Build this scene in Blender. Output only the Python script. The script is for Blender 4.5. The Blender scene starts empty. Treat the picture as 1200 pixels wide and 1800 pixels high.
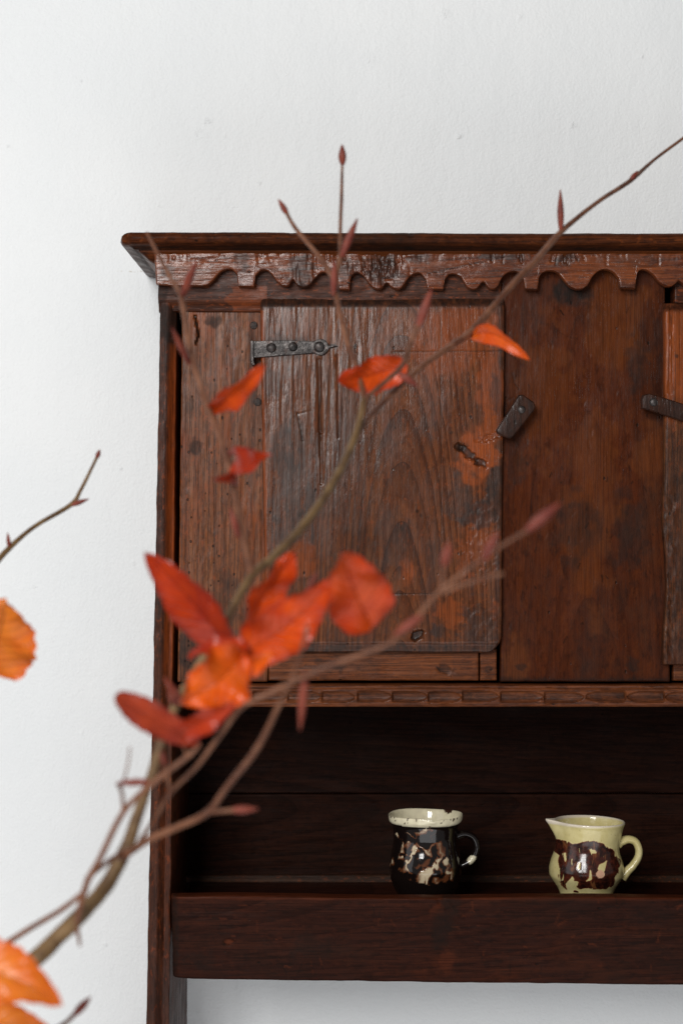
import bpy, math, random
import numpy as np
from mathutils import Vector, Matrix, noise as mnoise

# ------------------------------------------------------------------ camera, light, exposure
F = 3400.0          # focal length in photograph pixels (1200 x 1800)
D = 2.345           # camera to the front plane of the dresser (y = 0), metres
ZC = 1.5            # camera height
sc = bpy.context.scene
C = sc.collection
cam = bpy.data.objects.new('camera', bpy.data.cameras.new('camera'))
C.objects.link(cam)
cam.location = (0, -D, ZC)
cam.rotation_euler = (math.radians(90), 0, 0)
cam.data.sensor_fit = 'VERTICAL'
cam.data.sensor_height = 36
cam.data.lens = 36 * F / 1800
cam.data.clip_start = 0.05
cam.data.clip_end = 50
cam.data.dof.use_dof = True
cam.data.dof.focus_distance = D - 0.01
cam.data.dof.aperture_fstop = 6.6
sc.camera = cam

wd = bpy.data.worlds.new('World'); sc.world = wd; wd.use_nodes = True
bg = wd.node_tree.nodes['Background']
bg.inputs[0].default_value = (1.0, 0.99, 0.98, 1)
bg.inputs[1].default_value = 0.17

WIN = Vector((-0.95, -3.35, ZC + 1.08))      # the window behind the photographer: four panes
wdir = (Vector((0.12, 0, ZC)) - WIN).normalized()
wq = wdir.to_track_quat('-Z', 'Y')
for i in (-1, 1):
    for j in (-1, 1):
        l = bpy.data.lights.new('window_light', 'AREA')
        l.shape = 'RECTANGLE'; l.size = 0.52; l.size_y = 0.66
        l.energy = 26; l.color = (1.0, 0.985, 0.965)
        o = bpy.data.objects.new('window_light', l); C.objects.link(o)
        o.rotation_mode = 'QUATERNION'; o.rotation_quaternion = wq
        o.location = WIN + wq @ Vector((i * 0.30, j * 0.37, 0))

for (nm, loc, aim, sx, sy, en) in (('side_fill_light', (-2.5, -1.5, ZC + 0.3), (0.0, 0.25, ZC), 1.6, 2.0, 9),  # soft fill lamp added at the left to lift the wall, no window there
                                   ('floor_bounce_light', (0.3, -1.6, 0.05), (0.2, 0.2, ZC - 0.2), 2.2, 1.6, 17)):  # added low lamp standing in for light off an unbuilt floor
    l = bpy.data.lights.new(nm, 'AREA'); l.shape = 'RECTANGLE'; l.size = sx; l.size_y = sy; l.energy = en; l.color = (0.97, 0.98, 1.0)
    o = bpy.data.objects.new(nm, l); C.objects.link(o); o.location = loc
    o.rotation_mode = 'QUATERNION'; o.rotation_quaternion = (Vector(aim) - Vector(loc)).to_track_quat('-Z', 'Y')
sc.view_settings.view_transform = 'Standard'
sc.view_settings.look = 'None'
sc.view_settings.gamma = 1
sc.view_settings.exposure = 0.08
sc.view_settings.use_curve_mapping = False
sc.render.engine = 'CYCLES'
sc.cycles.use_denoising = True
sc.cycles.denoising_prefilter = 'NONE'
sc.cycles.max_bounces = 6
sc.cycles.caustics_reflective = False
sc.cycles.caustics_refractive = False

# ------------------------------------------------------------------ helpers
rnd = random.Random(7)

def px(u, v, Y=0.0):
    d = D + Y
    return Vector(((u - 600) / F * d, Y, ZC + (900 - v) / F * d))

def pd(u, v, d):                      # a point at distance d from the camera (the branch leans in towards the dresser)
    d = d + (d - 1.30) * 1.15 if d > 1.30 else (1.22 - (1.22 - d) * 0.6 if d < 1.22 else d)
    return px(u, v, d - D)

def vnoise(x, y, seed=0):
    xi = np.floor(x).astype(np.int64); yi = np.floor(y).astype(np.int64)
    xf = x - xi; yf = y - yi
    def h(a, b):
        n = (a * 374761393 + b * 668265263 + seed * 974711) & 0x7fffffff
        n = ((n ^ (n >> 13)) * 1274126177) & 0x7fffffff
        n = n ^ (n >> 16)
        return (n & 0xffff) / 65535.0
    sx = xf * xf * (3 - 2 * xf); sy = yf * yf * (3 - 2 * yf)
    a = h(xi, yi) * (1 - sx) + h(xi + 1, yi) * sx
    b = h(xi, yi + 1) * (1 - sx) + h(xi + 1, yi + 1) * sx
    return (a * (1 - sy) + b * sy) * 2 - 1

def fbm(x, y, seed=0, o=4):
    r = 0; a = 1.0; s = 0
    for k in range(o):
        r = r + a * vnoise(x * 2 ** k, y * 2 ** k, seed + k * 17); s += a; a *= 0.5
    return r / s

def sstep(a, b, x):
    t = np.clip((x - a) / (b - a), 0, 1)
    return t * t * (3 - 2 * t)

def blob(U, V, cu, cv, ru, rv, rot=0, n=0.35, sc_=14, seed=1, soft=0.35):
    c, s = math.cos(math.radians(rot)), math.sin(math.radians(rot))
    x = (U - cu) * c + (V - cv) * s; y = -(U - cu) * s + (V - cv) * c
    q = np.sqrt((x / ru) ** 2 + (y / rv) ** 2) + n * fbm(U / sc_, V / sc_, seed)
    return 1 - sstep(1 - soft, 1 + soft * 0.4, q)

def seg(U, V, p, q, w):
    p = np.array(p, float); q = np.array(q, float); d = q - p
    t = np.clip(((U - p[0]) * d[0] + (V - p[1]) * d[1]) / (d @ d), 0, 1)
    dist = np.hypot(U - p[0] - t * d[0], V - p[1] - t * d[1])
    return 1 - sstep(w * 0.4, w, dist)

def inpoly(U, V, poly):
    P = np.array(poly, float); r = np.zeros(U.shape, bool)
    for a, b in zip(P, np.roll(P, -1, 0)):
        if a[1] == b[1]: continue
        c = (a[1] > V) != (b[1] > V)
        r ^= c & (U < (b[0] - a[0]) * (V - a[1]) / (b[1] - a[1]) + a[0])
    return r

def link(name, me, mat, parent=None):
    o = bpy.data.objects.new(name, me); C.objects.link(o)
    if mat: me.materials.append(mat)
    if parent:
        o.parent = parent
        root = parent
        while root.parent: root = root.parent
        if parent is root: o.matrix_parent_inverse = Matrix.Translation(-root.location)
    return o

def tag(o, label, cat=None, group=None, kind=None):
    o['label'] = label
    if cat: o['category'] = cat
    if group: o['group'] = group
    if kind: o['kind'] = kind
    return o

def empty(name, loc):
    o = bpy.data.objects.new(name, None); C.objects.link(o); o.location = loc
    o.empty_display_size = 0.05
    return o

def finish(me, ang=40):
    me.validate(); me.update()
    me.polygons.foreach_set('use_smooth', [True] * len(me.polygons))
    me.set_sharp_from_angle(angle=math.radians(ang))

def setmarks(me, arr):
    at = me.attributes.new('mark', 'FLOAT_COLOR', 'POINT')
    full = np.zeros((len(me.vertices), 4), np.float32); full[:, 3] = 1
    full[:arr.shape[0], :3] = arr
    at.data.foreach_set('color', full.ravel())

def hf_board(name, parent, mat, uL, uR, vT, vB, Y, thick, step=2.5, h=None, marks=None,
             er=0.003, edges=None, outline=None, wob=0.0, seed=0, back=True):
    """a board whose front is a carved height field; pixel limits on the plane y = Y"""
    fn = lambda f: f if callable(f) else (lambda x, f=f: np.full(np.shape(x), float(f)))
    uL, uR, vT, vB = map(fn, (uL, uR, vT, vB))
    um, vm = np.array([900.0]), np.array([900.0])
    v0, v1 = float(vT(um)[0]), float(vB(um)[0])
    u0, u1 = float(uL(vm)[0]), float(uR(vm)[0])
    nc = max(4, int(abs(u1 - u0) / step)); nr = max(4, int(abs(v1 - v0) / step))
    # cosine-ish packing near the rims so that rounded edges have points
    def lin(n, L):
        e = np.array([0, 0.0006, 0.0014, 0.0025]) * F / D
        e = e[e < L * 0.2]
        m = np.linspace(0, L, n + 1); m = m[(m > e[-1] * 1.3) & (m < L - e[-1] * 1.3)]
        return np.concatenate([e, m, L - e[::-1]]) / L
    s = lin(nc, u1 - u0); t = lin(nr, v1 - v0)
    S, T = np.meshgrid(s, t)
    Vn = v0 + (v1 - v0) * T
    Lx, Rx = uL(Vn), uR(Vn)
    if wob:
        Lx = Lx + wob * fbm(Vn / 40, Vn * 0, seed + 3); Rx = Rx + wob * fbm(Vn / 40, Vn * 0, seed + 5)
    U = Lx + (Rx - Lx) * S
    Tp, Bp = vT(U), vB(U)
    if wob:
        Tp = Tp + wob * fbm(U / 45, U * 0, seed + 7); Bp = Bp + wob * fbm(U / 45, U * 0, seed + 9)
    V = Tp + (Bp - Tp) * T
    k = D / F
    rl, rr, rt, rb = edges or (er, er, er, er)
    H = np.zeros(U.shape)
    jit = 1 + 0.35 * fbm(U / 25, V / 25, seed + 1)
    if outline is not None:
        P = np.array(outline, float); A, B = P[:-1], P[1:]
        dist = np.full(U.shape, 1e9)
        for a, b in zip(A, B):
            d = b - a; tt = np.clip(((U - a[0]) * d[0] + (V - a[1]) * d[1]) / (d @ d + 1e-9), 0, 1)
            dist = np.minimum(dist, np.hypot(U - a[0] - tt * d[0], V - a[1] - tt * d[1]))
        lst = [(dist * k, er), ((V - Tp) * k, rt), ((U - Lx) * k, rl), ((Rx - U) * k, rr)]
    else:
        lst = [((U - Lx) * k, rl), ((Rx - U) * k, rr), ((V - Tp) * k, rt), ((Bp - V) * k, rb)]
    for dist, r in lst:
        if r <= 0: continue
        r_ = r * jit; q = np.clip(1 - dist / r_, 0, 1)
        H -= r_ * (1 - np.sqrt(np.clip(1 - q * q, 0, 1)))
    if h is not None: H = H + h(U, V)
    X = (U - 600) / F * (D + Y); Z = ZC + (900 - V) / F * (D + Y); Yw = Y - H
    R, K = U.shape
    front = np.stack([X, Yw, Z], -1).reshape(-1, 3)
    idx = np.arange(R * K).reshape(R, K)
    quads = np.stack([idx[:-1, :-1], idx[1:, :-1], idx[1:, 1:], idx[:-1, 1:]], -1).reshape(-1, 4)
    loop = np.concatenate([idx[:-1, 0], idx[-1, :-1], idx[:0:-1, -1], idx[0, :0:-1]])
    bk = front[loop].copy(); bk[:, 1] = Y + thick
    n0 = len(front); m = len(loop)
    a = loop; b = np.roll(loop, -1); a2 = n0 + np.arange(m); b2 = np.roll(a2, -1)
    side = np.stack([b, a, a2, b2], -1)
    faces = quads.tolist() + side.tolist()
    if back: faces.append(a2[::-1].tolist())
    me = bpy.data.meshes.new(name)
    me.from_pydata(np.concatenate([front, bk]).tolist(), [], faces)
    if marks is not None:
        mk = np.stack([np.clip(x, 0, 1) for x in marks(U, V)], -1).reshape(-1, 3)
        setmarks(me, np.concatenate([mk, mk[loop]]))
    finish(me)
    return link(name, me, mat, parent)

def box_mesh(name, x0, x1, y0, y1, z0, z1, bev=0.0015):
    import bmesh
    bm = bmesh.new()
    bmesh.ops.create_cube(bm, size=1)
    for v in bm.verts:
        v.co = ((x0 + x1) / 2 + v.co.x * (x1 - x0), (y0 + y1) / 2 + v.co.y * (y1 - y0), (z0 + z1) / 2 + v.co.z * (z1 - z0))
    if bev: bmesh.ops.bevel(bm, geom=bm.edges[:], offset=bev, segments=2, affect='EDGES')
    me = bpy.data.meshes.new(name); bm.to_mesh(me); bm.free(); finish(me)
    return me

def prism(name, pts, Y0, Y1, bev=0.001, crown=0.0, cuts=1):
    """pixel outline on plane Y0 (front) extruded to Y1, bevelled"""
    import bmesh
    bm = bmesh.new()
    vs = [bm.verts.new(px(u, v, Y0)) for u, v in pts]
    f = bm.faces.new(vs)
    f.normal_update()
    if f.normal.y > 0: f.normal_flip()
    r = bmesh.ops.extrude_face_region(bm, geom=[f])
    nv = [g for g in r['geom'] if isinstance(g, bmesh.types.BMVert)]
    for v in nv: v.co.y = Y1
    # the original face is now the front or back: rebuild orientation
    bmesh.ops.recalc_face_normals(bm, faces=bm.faces[:])
    if bev:
        ed = [e for e in bm.edges if all(abs(v.co.y - Y0) < 1e-6 for v in e.verts)]
        bmesh.ops.bevel(bm, geom=ed, offset=bev, segments=3, affect='EDGES', profile=0.6)
    me = bpy.data.meshes.new(name); bm.to_mesh(me); bm.free(); finish(me, 35)
    return me

def dome(name, u, v, Y, rpx, hgt, flat=0.0):
    c = px(u, v, Y); r = rpx * (D + Y) / F
    vs, fs = [], []
    n, m = 16, 6
    for i in range(m):
        a = math.pi / 2 * i / m
        rr = r * math.cos(a); hh = hgt * math.sin(a)
        for k in range(n):
            t = 2 * math.pi * k / n
            w = 1 + 0.06 * mnoise.noise(Vector((u + math.cos(t), v + math.sin(t), i * .3)))
            vs.append((c.x + rr * w * math.cos(t), Y - hh, c.z + rr * w * math.sin(t)))
    vs.append((c.x, Y - hgt, c.z))
    for i in range(m - 1):
        for k in range(n):
            fs.append((i * n + k, i * n + (k + 1) % n, (i + 1) * n + (k + 1) % n, (i + 1) * n + k))
    for k in range(n): fs.append(((m - 1) * n + k, (m - 1) * n + (k + 1) % n, m * n))
    me = bpy.data.meshes.new(name); me.from_pydata(vs, [], fs); finish(me, 60)
    return me

# ------------------------------------------------------------------ node helpers
class NT:
    def __init__(s, name):
        s.mat = bpy.data.materials.new(name); s.mat.use_nodes = True
        s.t = s.mat.node_tree; s.t.nodes.clear()
        s.out = s.t.nodes.new('ShaderNodeOutputMaterial')
    def n(s, ty, ins=None, **props):
        nd = s.t.nodes.new('ShaderNode' + ty)
        for k, v in props.items(): setattr(nd, k, v)
        for k, v in (ins or {}).items():
            sk = nd.inputs[k]
            if isinstance(v, bpy.types.NodeSocket): s.t.links.new(v, sk)
            else: sk.default_value = v
        return nd
    def m(s, op, a, b=0.0, c=None, clamp=False):
        i = {0: a, 1: b}
        if c is not None: i[2] = c
        return s.n('Math', i, operation=op, use_clamp=clamp).outputs[0]
    def vm(s, op, a, b):
        return s.n('VectorMath', {0: a, 1: b}, operation=op).outputs[0]
    def noise(s, vec, scale=1.0, detail=3.0, rough=0.55, dist=0.0):
        return s.n('TexNoise', {'Vector': vec, 'Scale': scale, 'Detail': detail, 'Roughness': rough, 'Distortion': dist}).outputs[0]
    def noise1(s, w, scale=1.0, detail=2.0, rough=0.5):
        nd = s.n('TexNoise', None, noise_dimensions='1D')
        s.t.links.new(w, nd.inputs['W']); nd.inputs['Scale'].default_value = scale
        nd.inputs['Detail'].default_value = detail; nd.inputs['Roughness'].default_value = rough
        return nd.outputs[0]
    def rng(s, x, a, b, c=0.0, d=1.0, smooth=True):
        nd = s.n('MapRange', {'Value': x, 'From Min': a, 'From Max': b, 'To Min': c, 'To Max': d},
                 interpolation_type='SMOOTHSTEP' if smooth else 'LINEAR')
        return nd.outputs[0]
    def mix(s, f, a, b, mode='MIX'):
        nd = s.t.nodes.new('ShaderNodeMix'); nd.data_type = 'RGBA'; nd.blend_type = mode
        for k, v in ((0, f), (6, a), (7, b)):
            if isinstance(v, bpy.types.NodeSocket): s.t.links.new(v, nd.inputs[k])
            else: nd.inputs[k].default_value = (*v, 1) if k and len(v) == 3 else v
        return nd.outputs[2]
    def bsdf(s, **ins):
        nd = s.t.nodes.new('ShaderNodeBsdfPrincipled')
        for k, v in ins.items():
            k = k.replace('_', ' ')
            if isinstance(v, bpy.types.NodeSocket): s.t.links.new(v, nd.inputs[k])
            else: nd.inputs[k].default_value = (*v, 1) if isinstance(v, tuple) and len(v) == 3 else v
        return nd.outputs[0]
    def bump(s, h, strength=1.0, dist=1.0):
        return s.n('Bump', {'Height': h, 'Strength': strength, 'Distance': dist}).outputs[0]
    def done(s, sh):
        s.t.links.new(sh, s.out.inputs[0]); return s.mat

def wood(name, axis, dark, mid, light, seed=0, ring=(0.0, 0.05, 0.0, 0.1), ringw=0.6, orange=(0.23, 0.055, 0.014),
         wear=0.35, patina=0.6, black=(0.012, 0.008, 0.007), holes=0.0, rough=(0.30, 0.52), bumpk=1.0, fib=1.0, randomise=False, spec=0.14, flk=1.0):
    """old waxed timber: growth rings of a slightly tilted log, fibres, pores, wax dirt and worn places"""
    t = NT(name)
    co = t.n('TexCoord').outputs['Object']
    sp = t.n('SeparateXYZ', {0: co}).outputs
    X, Yc, Z = sp[0], sp[1], sp[2]
    if axis == 'X': X, Z = Z, X
    P = t.n('CombineXYZ', {0: X, 1: Yc, 2: Z}).outputs[0]
    off = (seed * 3.17, seed * 1.31, seed * 2.73)
    N = t.vm('ADD', P, off)
    if randomise:
        r = t.n('ObjectInfo').outputs['Random']
        N = t.vm('ADD', N, t.n('CombineXYZ', {0: t.m('MULTIPLY', r, 9.0), 1: r, 2: t.m('MULTIPLY', r, 5.0)}).outputs[0])
    st = lambda a, b: t.vm('MULTIPLY', N, (a, a, b))
    cx, d0, z0, k = ring
    wx = t.m('SUBTRACT', t.noise(st(9, 2.2), 1, 3, 0.5), 0.5)
    wx2 = t.m('SUBTRACT', t.noise(st(70, 6), 1, 2, 0.5), 0.5)
    xr = t.m('ADD', t.m('SUBTRACT', X, cx), t.m('ADD', t.m('MULTIPLY', wx, 0.022), t.m('MULTIPLY', wx2, 0.004)))
    yr = t.m('ADD', d0, t.m('MULTIPLY', t.m('SUBTRACT', Z, z0), k))
    r = t.m('SQRT', t.m('ADD', t.m('MULTIPLY', xr, xr), t.m('MULTIPLY', yr, yr)))
    r = t.m('ADD', r, t.m('MULTIPLY', wx, 0.008))
    rn = t.rng(t.noise1(r, 170, 3, 0.6), 0.32, 0.68)
    saw = t.m('FRACT', t.m('ADD', t.m('MULTIPLY', r, 150), t.m('MULTIPLY', t.noise1(r, 40, 1), 3.0)))
    saw = t.m('POWER', saw, 3.0)
    fine = t.noise(st(700, 14), 1, 4, 0.6)
    fib2 = t.noise(st(160, 3.0), 1, 4, 0.55)
    pore = t.rng(t.noise(st(1100, 45), 1, 1, 0.4), 0.62, 0.74)
    pat = t.noise(st(7.5, 4.0), 1, 8, 0.66)
    pat2 = t.noise(st(38, 15), 1, 6, 0.62)
    mot = t.noise(st(150, 70), 1, 4, 0.6)
    col = t.mix(t.m('MULTIPLY', rn, ringw), mid, dark)
    col = t.mix(t.m('MULTIPLY', t.rng(fib2, 0.42, 0.66), 0.6 * fib), col, light)
    col = t.mix(t.m('MULTIPLY', t.rng(fine, 0.47, 0.66), 0.62 * fib), col, tuple(c * 0.4 for c in dark))
    col = t.mix(t.m('MULTIPLY', t.rng(t.m('ADD', t.m('MULTIPLY', pat2, 0.5), t.m('MULTIPLY', t.noise(st(5, 3), 1, 4, 0.5), 0.5)), 0.52, 0.66), wear), col, orange)
    col = t.mix(t.m('MULTIPLY', t.rng(mot, 0.5, 0.70), 0.5), col, tuple(c * 0.5 for c in dark))
    col = t.mix(t.m('MULTIPLY', saw, ringw * 1.0), col, tuple(c * 0.45 for c in dark))
    fleck = t.noise(st(230, 110), 1, 4, 0.65)
    col = t.mix(t.m('MULTIPLY', t.rng(fleck, 0.45, 0.35), 0.45 * flk), col, orange)
    col = t.mix(t.m('MULTIPLY', t.rng(fleck, 0.56, 0.66), 0.6 * patina * flk), col, black)
    pm = t.rng(t.m('ADD', t.m('MULTIPLY', pat, 0.65), t.m('MULTIPLY', pat2, 0.35)), 0.47, 0.66)
    col = t.mix(t.m('MULTIPLY', pm, patina), col, black)
    col = t.mix(t.m('MULTIPLY', pore, 0.55 * fib), col, black)
    at = t.n('Attribute', None, attribute_name='mark')
    ms = t.n('SeparateColor', {0: at.outputs['Color']}).outputs
    nz = t.rng(mot, 0.25, 0.7, 0.55, 1.0)
    col = t.mix(t.m('MULTIPLY', ms[1], nz), col, t.mix(t.rng(fine, 0.35, 0.7), tuple(c * 1.25 for c in orange), tuple(c * 0.55 for c in orange)))
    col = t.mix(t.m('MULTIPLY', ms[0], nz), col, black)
    col = t.mix(ms[2], col, (0.006, 0.004, 0.003))
    hgt = t.m('MULTIPLY', fine, 0.00016 * fib * bumpk)
    hgt = t.m('ADD', hgt, t.m('MULTIPLY', fib2, 0.00032 * fib * bumpk))
    hgt = t.m('ADD', hgt, t.m('MULTIPLY', mot, 0.0003 * bumpk))
    hgt = t.m('ADD', hgt, t.m('MULTIPLY', pat2, 0.0006 * bumpk))
    hgt = t.m('SUBTRACT', hgt, t.m('MULTIPLY', pore, 0.00012 * fib))
    hgt = t.m('SUBTRACT', hgt, t.m('MULTIPLY', saw, 0.00015 * ringw))
    # small nicks everywhere, worm holes where wanted
    vor = t.n('TexVoronoi', {'Vector': st(75, 42), 'Scale': 1.0, 'Randomness': 1.0})
    rc = t.n('SeparateColor', {0: vor.outputs['Color']}).outputs
    nick = t.m('MULTIPLY', t.rng(vor.outputs['Distance'], 0.05, 0.13, 1, 0), t.m('GREATER_THAN', rc[0], 0.86 - 0.12 * patina))
    if holes:
        v2 = t.n('TexVoronoi', {'Vector': st(115, 80), 'Scale': 1.0, 'Randomness': 1.0})
        rc2 = t.n('SeparateColor', {0: v2.outputs['Color']}).outputs
        dens = t.rng(t.noise(st(14, 7), 1, 2), 0.40, 0.56, 0.99, 0.90 - holes)
        hl = t.m('MULTIPLY', t.rng(t.m('SUBTRACT', v2.outputs['Distance'], t.m('MULTIPLY', rc2[1], 0.12)), 0.05, 0.13, 1, 0), t.m('GREATER_THAN', rc2[0], dens))
        nick = t.m('MAXIMUM', nick, hl)
    col = t.mix(t.m('MULTIPLY', nick, 0.85), col, (0.008, 0.005, 0.004))
    hgt = t.m('SUBTRACT', hgt, t.m('MULTIPLY', nick, 0.0005))
    col = t.mix(1.0, col, (0.96, 0.88, 0.79), 'MULTIPLY')
    ro = t.m('ADD', t.rng(pat2, 0.3, 0.7, rough[0], rough[1]), t.m('MULTIPLY', t.m('SUBTRACT', fine, 0.5), 0.15))
    ro = t.m('ADD', ro, t.m('MULTIPLY', ms[0], 0.16))
    return t.done(t.bsdf(Base_Color=col, Roughness=ro, Normal=t.bump(hgt), Specular_IOR_Level=spec))

# ------------------------------------------------------------------ materials
def wall_mat():
    t = NT('wall_paint')
    co = t.n('TexCoord').outputs['Object']
    peel = t.noise(co, 260, 3, 0.55)
    peel2 = t.noise(co, 75, 3, 0.5)
    peel3 = t.rng(t.noise(co, 160, 3, 0.6), 0.35, 0.7)
    trowel = t.noise(t.vm('MULTIPLY', co, (1, 1, 0.45)), 9, 4, 0.55)
    h = t.m('ADD', t.m('MULTIPLY', peel, 0.0008), t.m('MULTIPLY', peel2, 0.0006))
    h = t.m('ADD', h, t.m('MULTIPLY', trowel, 0.0035))
    for (u, v, r, a) in [(528, 150, 4, 1), (365, 213, 9, 1), (395, 240, 4, .7), (350, 235, 14, .5), (1004, 220, 8, 1.2), (806, 240, 7, .9),
                         (455, 322, 4, 1), (143, 142, 3, .9), (1127, 100, 3, .8), (780, 25, 12, .7), (913, 30, 8, .6), (212, 823, 4, 1),
                         (235, 990, 4, .7), (63, 1032, 4, -1), (185, 1660, 4, .8), (350, 1778, 6, .8), (650, 105, 20, .5), (145, 1290, 4, .6),
                         (80, 232, 3, .8), (15, 257, 4, .9), (280, 362, 3, .8), (232, 275, 3, .6)]:
        p = px(u, v, WALL)
        dd = t.n('VectorMath', {0: co, 1: p}, operation='DISTANCE').outputs['Value']
        h = t.m('ADD', h, t.m('MULTIPLY', t.rng(dd, 0, r * 1.5 * (D + WALL) / F, 1, 0), t.m('MULTIPLY', peel3, 0.0012 * a)))
    dots = t.n('TexVoronoi', {'Vector': co, 'Scale': 16.0})
    rc = t.n('SeparateColor', {0: dots.outputs['Color']}).outputs
    h = t.m('ADD', h, t.m('MULTIPLY', t.m('MULTIPLY', t.rng(dots.outputs['Distance'], 0.0, 0.03, 1, 0), t.m('GREATER_THAN', rc[0], 0.80)), 0.0005))
    col = t.mix(t.rng(t.noise(co, 3.5, 5, 0.6), 0.3, 0.7), (0.765, 0.785, 0.795), (0.80, 0.815, 0.82))
    # a faint brownish rub mark beside the cornice
    a = px(236, 477, WALL)
    q = t.vm('DIVIDE', t.vm('SUBTRACT', co, a), (0.030, 1.0, 0.0016))
    ln = t.n('VectorMath', {0: q}, operation='LENGTH').outputs['Value']
    col = t.mix(t.m('MULTIPLY', t.rng(ln, 0.3, 1.1, 1, 0), t.rng(t.noise(co, 300, 2), 0.45, 0.65, 0, 0.55)), col, (0.42, 0.36, 0.26))
    return t.done(t.bsdf(Base_Color=col, Roughness=0.55, Normal=t.bump(h), Specular_IOR_Level=0.35))

WALL = 0.292
M = {}
M['wall'] = wall_mat()
M['door'] = wood('walnut_door', 'Z', (0.060, 0.018, 0.0075), (0.128, 0.043, 0.017), (0.185, 0.074, 0.032), 3,
                 ring=((703 - 600) / F * D, 0.050, ZC + 0.06, 0.13), ringw=0.75, wear=0.30, patina=0.55, rough=(0.18, 0.34), spec=0.27, fib=0.65, flk=0.7)
M['door_b'] = wood('walnut_door_reddish', 'Z', (0.06, 0.018, 0.008), (0.13, 0.046, 0.018), (0.20, 0.085, 0.036), 11,
                   ring=(0.62, 0.05, ZC + 0.05, 0.12), wear=0.5, patina=0.6, rough=(0.25, 0.42))
M['stile'] = wood('worm_eaten_stile', 'Z', (0.068, 0.022, 0.009), (0.150, 0.053, 0.021), (0.225, 0.090, 0.038), 5,
                  ring=(-0.10, 0.03, ZC + 0.3, 0.05), ringw=0.6, wear=0.35, patina=0.55, holes=0.65, rough=(0.28, 0.46), spec=0.17)
M['panel'] = wood('dark_centre_panel', 'Z', (0.033, 0.0085, 0.0040), (0.068, 0.0170, 0.0062), (0.105, 0.029, 0.0100), 8,
                  ring=(0.30, 0.16, ZC + 0.3, 0.05), ringw=0.35, wear=0.55, orange=(0.105, 0.031, 0.009), patina=0.62, fib=0.5, rough=(0.22, 0.40), spec=0.08, flk=0.55)
M['frieze'] = wood('frieze_wood', 'X', (0.062, 0.016, 0.0068), (0.150, 0.040, 0.0145), (0.230, 0.070, 0.028), 13,
                   ring=(ZC + 0.4, 0.10, 0, 0.06), ringw=0.5, wear=0.45, orange=(0.19, 0.055, 0.016), patina=0.55, rough=(0.16, 0.32), bumpk=1.4, spec=0.38)
M['rail'] = wood('top_rail_wood', 'X', (0.028, 0.0090, 0.0048), (0.060, 0.0185, 0.0088), (0.092, 0.031, 0.015), 17,
                 ring=(ZC + 0.3, 0.06, 0, 0.08), ringw=0.5, wear=0.35, patina=0.5)  # wood darkened to carry the shadow inside the frieze scallops
M['cornice'] = wood('cornice_wood', 'X', (0.026, 0.0085, 0.0045), (0.068, 0.0195, 0.0078), (0.12, 0.037, 0.014), 19,
                    ring=(ZC + 0.4, 0.04, 0, 0.03), ringw=0.5, wear=0.5, orange=(0.16, 0.045, 0.012), patina=0.75, rough=(0.26, 0.44), spec=0.03)
M['post'] = wood('side_post_wood', 'Z', (0.035, 0.012, 0.0075), (0.062, 0.021, 0.0115), (0.095, 0.034, 0.017), 23,
                 ring=(-0.25, 0.09, ZC, 0.04), ringw=0.5, wear=0.45, orange=(0.21, 0.045, 0.009), patina=0.75, rough=(0.30, 0.5), bumpk=1.3)
M['mould'] = wood('carved_moulding_wood', 'X', (0.055, 0.017, 0.0072), (0.130, 0.040, 0.0155), (0.210, 0.074, 0.031), 29,
                  ring=(ZC - 0.1, 0.05, 0, 0.04), ringw=0.5, wear=0.5, orange=(0.18, 0.055, 0.016), patina=0.5, rough=(0.27, 0.45))
M['lower'] = wood('shelf_rail_wood', 'X', (0.013, 0.0042, 0.0028), (0.028, 0.0080, 0.0047), (0.046, 0.0135, 0.0070), 31, spec=0.05, flk=0.35,
                  ring=(ZC - 0.45, 0.12, 0, 0.07), ringw=0.45, wear=0.65, orange=(0.075, 0.019, 0.008), patina=0.55, fib=0.9, rough=(0.36, 0.62))
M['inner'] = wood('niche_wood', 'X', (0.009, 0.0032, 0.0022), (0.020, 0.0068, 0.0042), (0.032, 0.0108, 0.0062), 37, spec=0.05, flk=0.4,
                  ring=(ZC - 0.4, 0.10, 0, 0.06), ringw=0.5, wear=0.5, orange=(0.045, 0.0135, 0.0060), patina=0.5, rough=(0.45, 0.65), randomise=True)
M['batten'] = wood('batten_wood', 'X', (0.025, 0.010, 0.005), (0.052, 0.022, 0.010), (0.075, 0.033, 0.016), 41, spec=0.2, patina=0.6, rough=(0.45, 0.65))
M['button'] = wood('turn_button_wood', 'Z', (0.016, 0.007, 0.005), (0.034, 0.013, 0.008), (0.06, 0.024, 0.012), 43, patina=0.5, rough=(0.2, 0.36), fib=0.4, flk=0.1, wear=0.12, spec=0.3)

def iron_mat():
    t = NT('wrought_iron')
    co = t.n('TexCoord').outputs['Object']
    a = t.noise(co, 320, 4, 0.6); b = t.noise(co, 90, 4, 0.6)
    col = t.mix(t.rng(b, 0.35, 0.7), (0.020, 0.017, 0.016), (0.085, 0.074, 0.070))
    col = t.mix(t.m('MULTIPLY', t.rng(t.noise(co, 140, 3), 0.55, 0.75), 0.6), col, (0.05, 0.018, 0.009))
    h = t.m('ADD', t.m('MULTIPLY', a, 0.0006), t.m('MULTIPLY', b, 0.0012))
    return t.done(t.bsdf(Base_Color=col, Metallic=0.55, Roughness=t.rng(a, 0.3, 0.7, 0.28, 0.5), Normal=t.bump(h)))
M['iron'] = iron_mat()
def iron_dark():
    t = NT('rusted_nail')
    co = t.n('TexCoord').outputs['Object']
    n = t.noise(co, 400, 4, 0.6)
    return t.done(t.bsdf(Base_Color=t.mix(t.rng(n, 0.35, 0.7), (0.012, 0.009, 0.008), (0.045, 0.022, 0.014)), Roughness=0.5, Specular_IOR_Level=0.3, Normal=t.bump(t.m('MULTIPLY', n, 0.001))))
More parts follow.
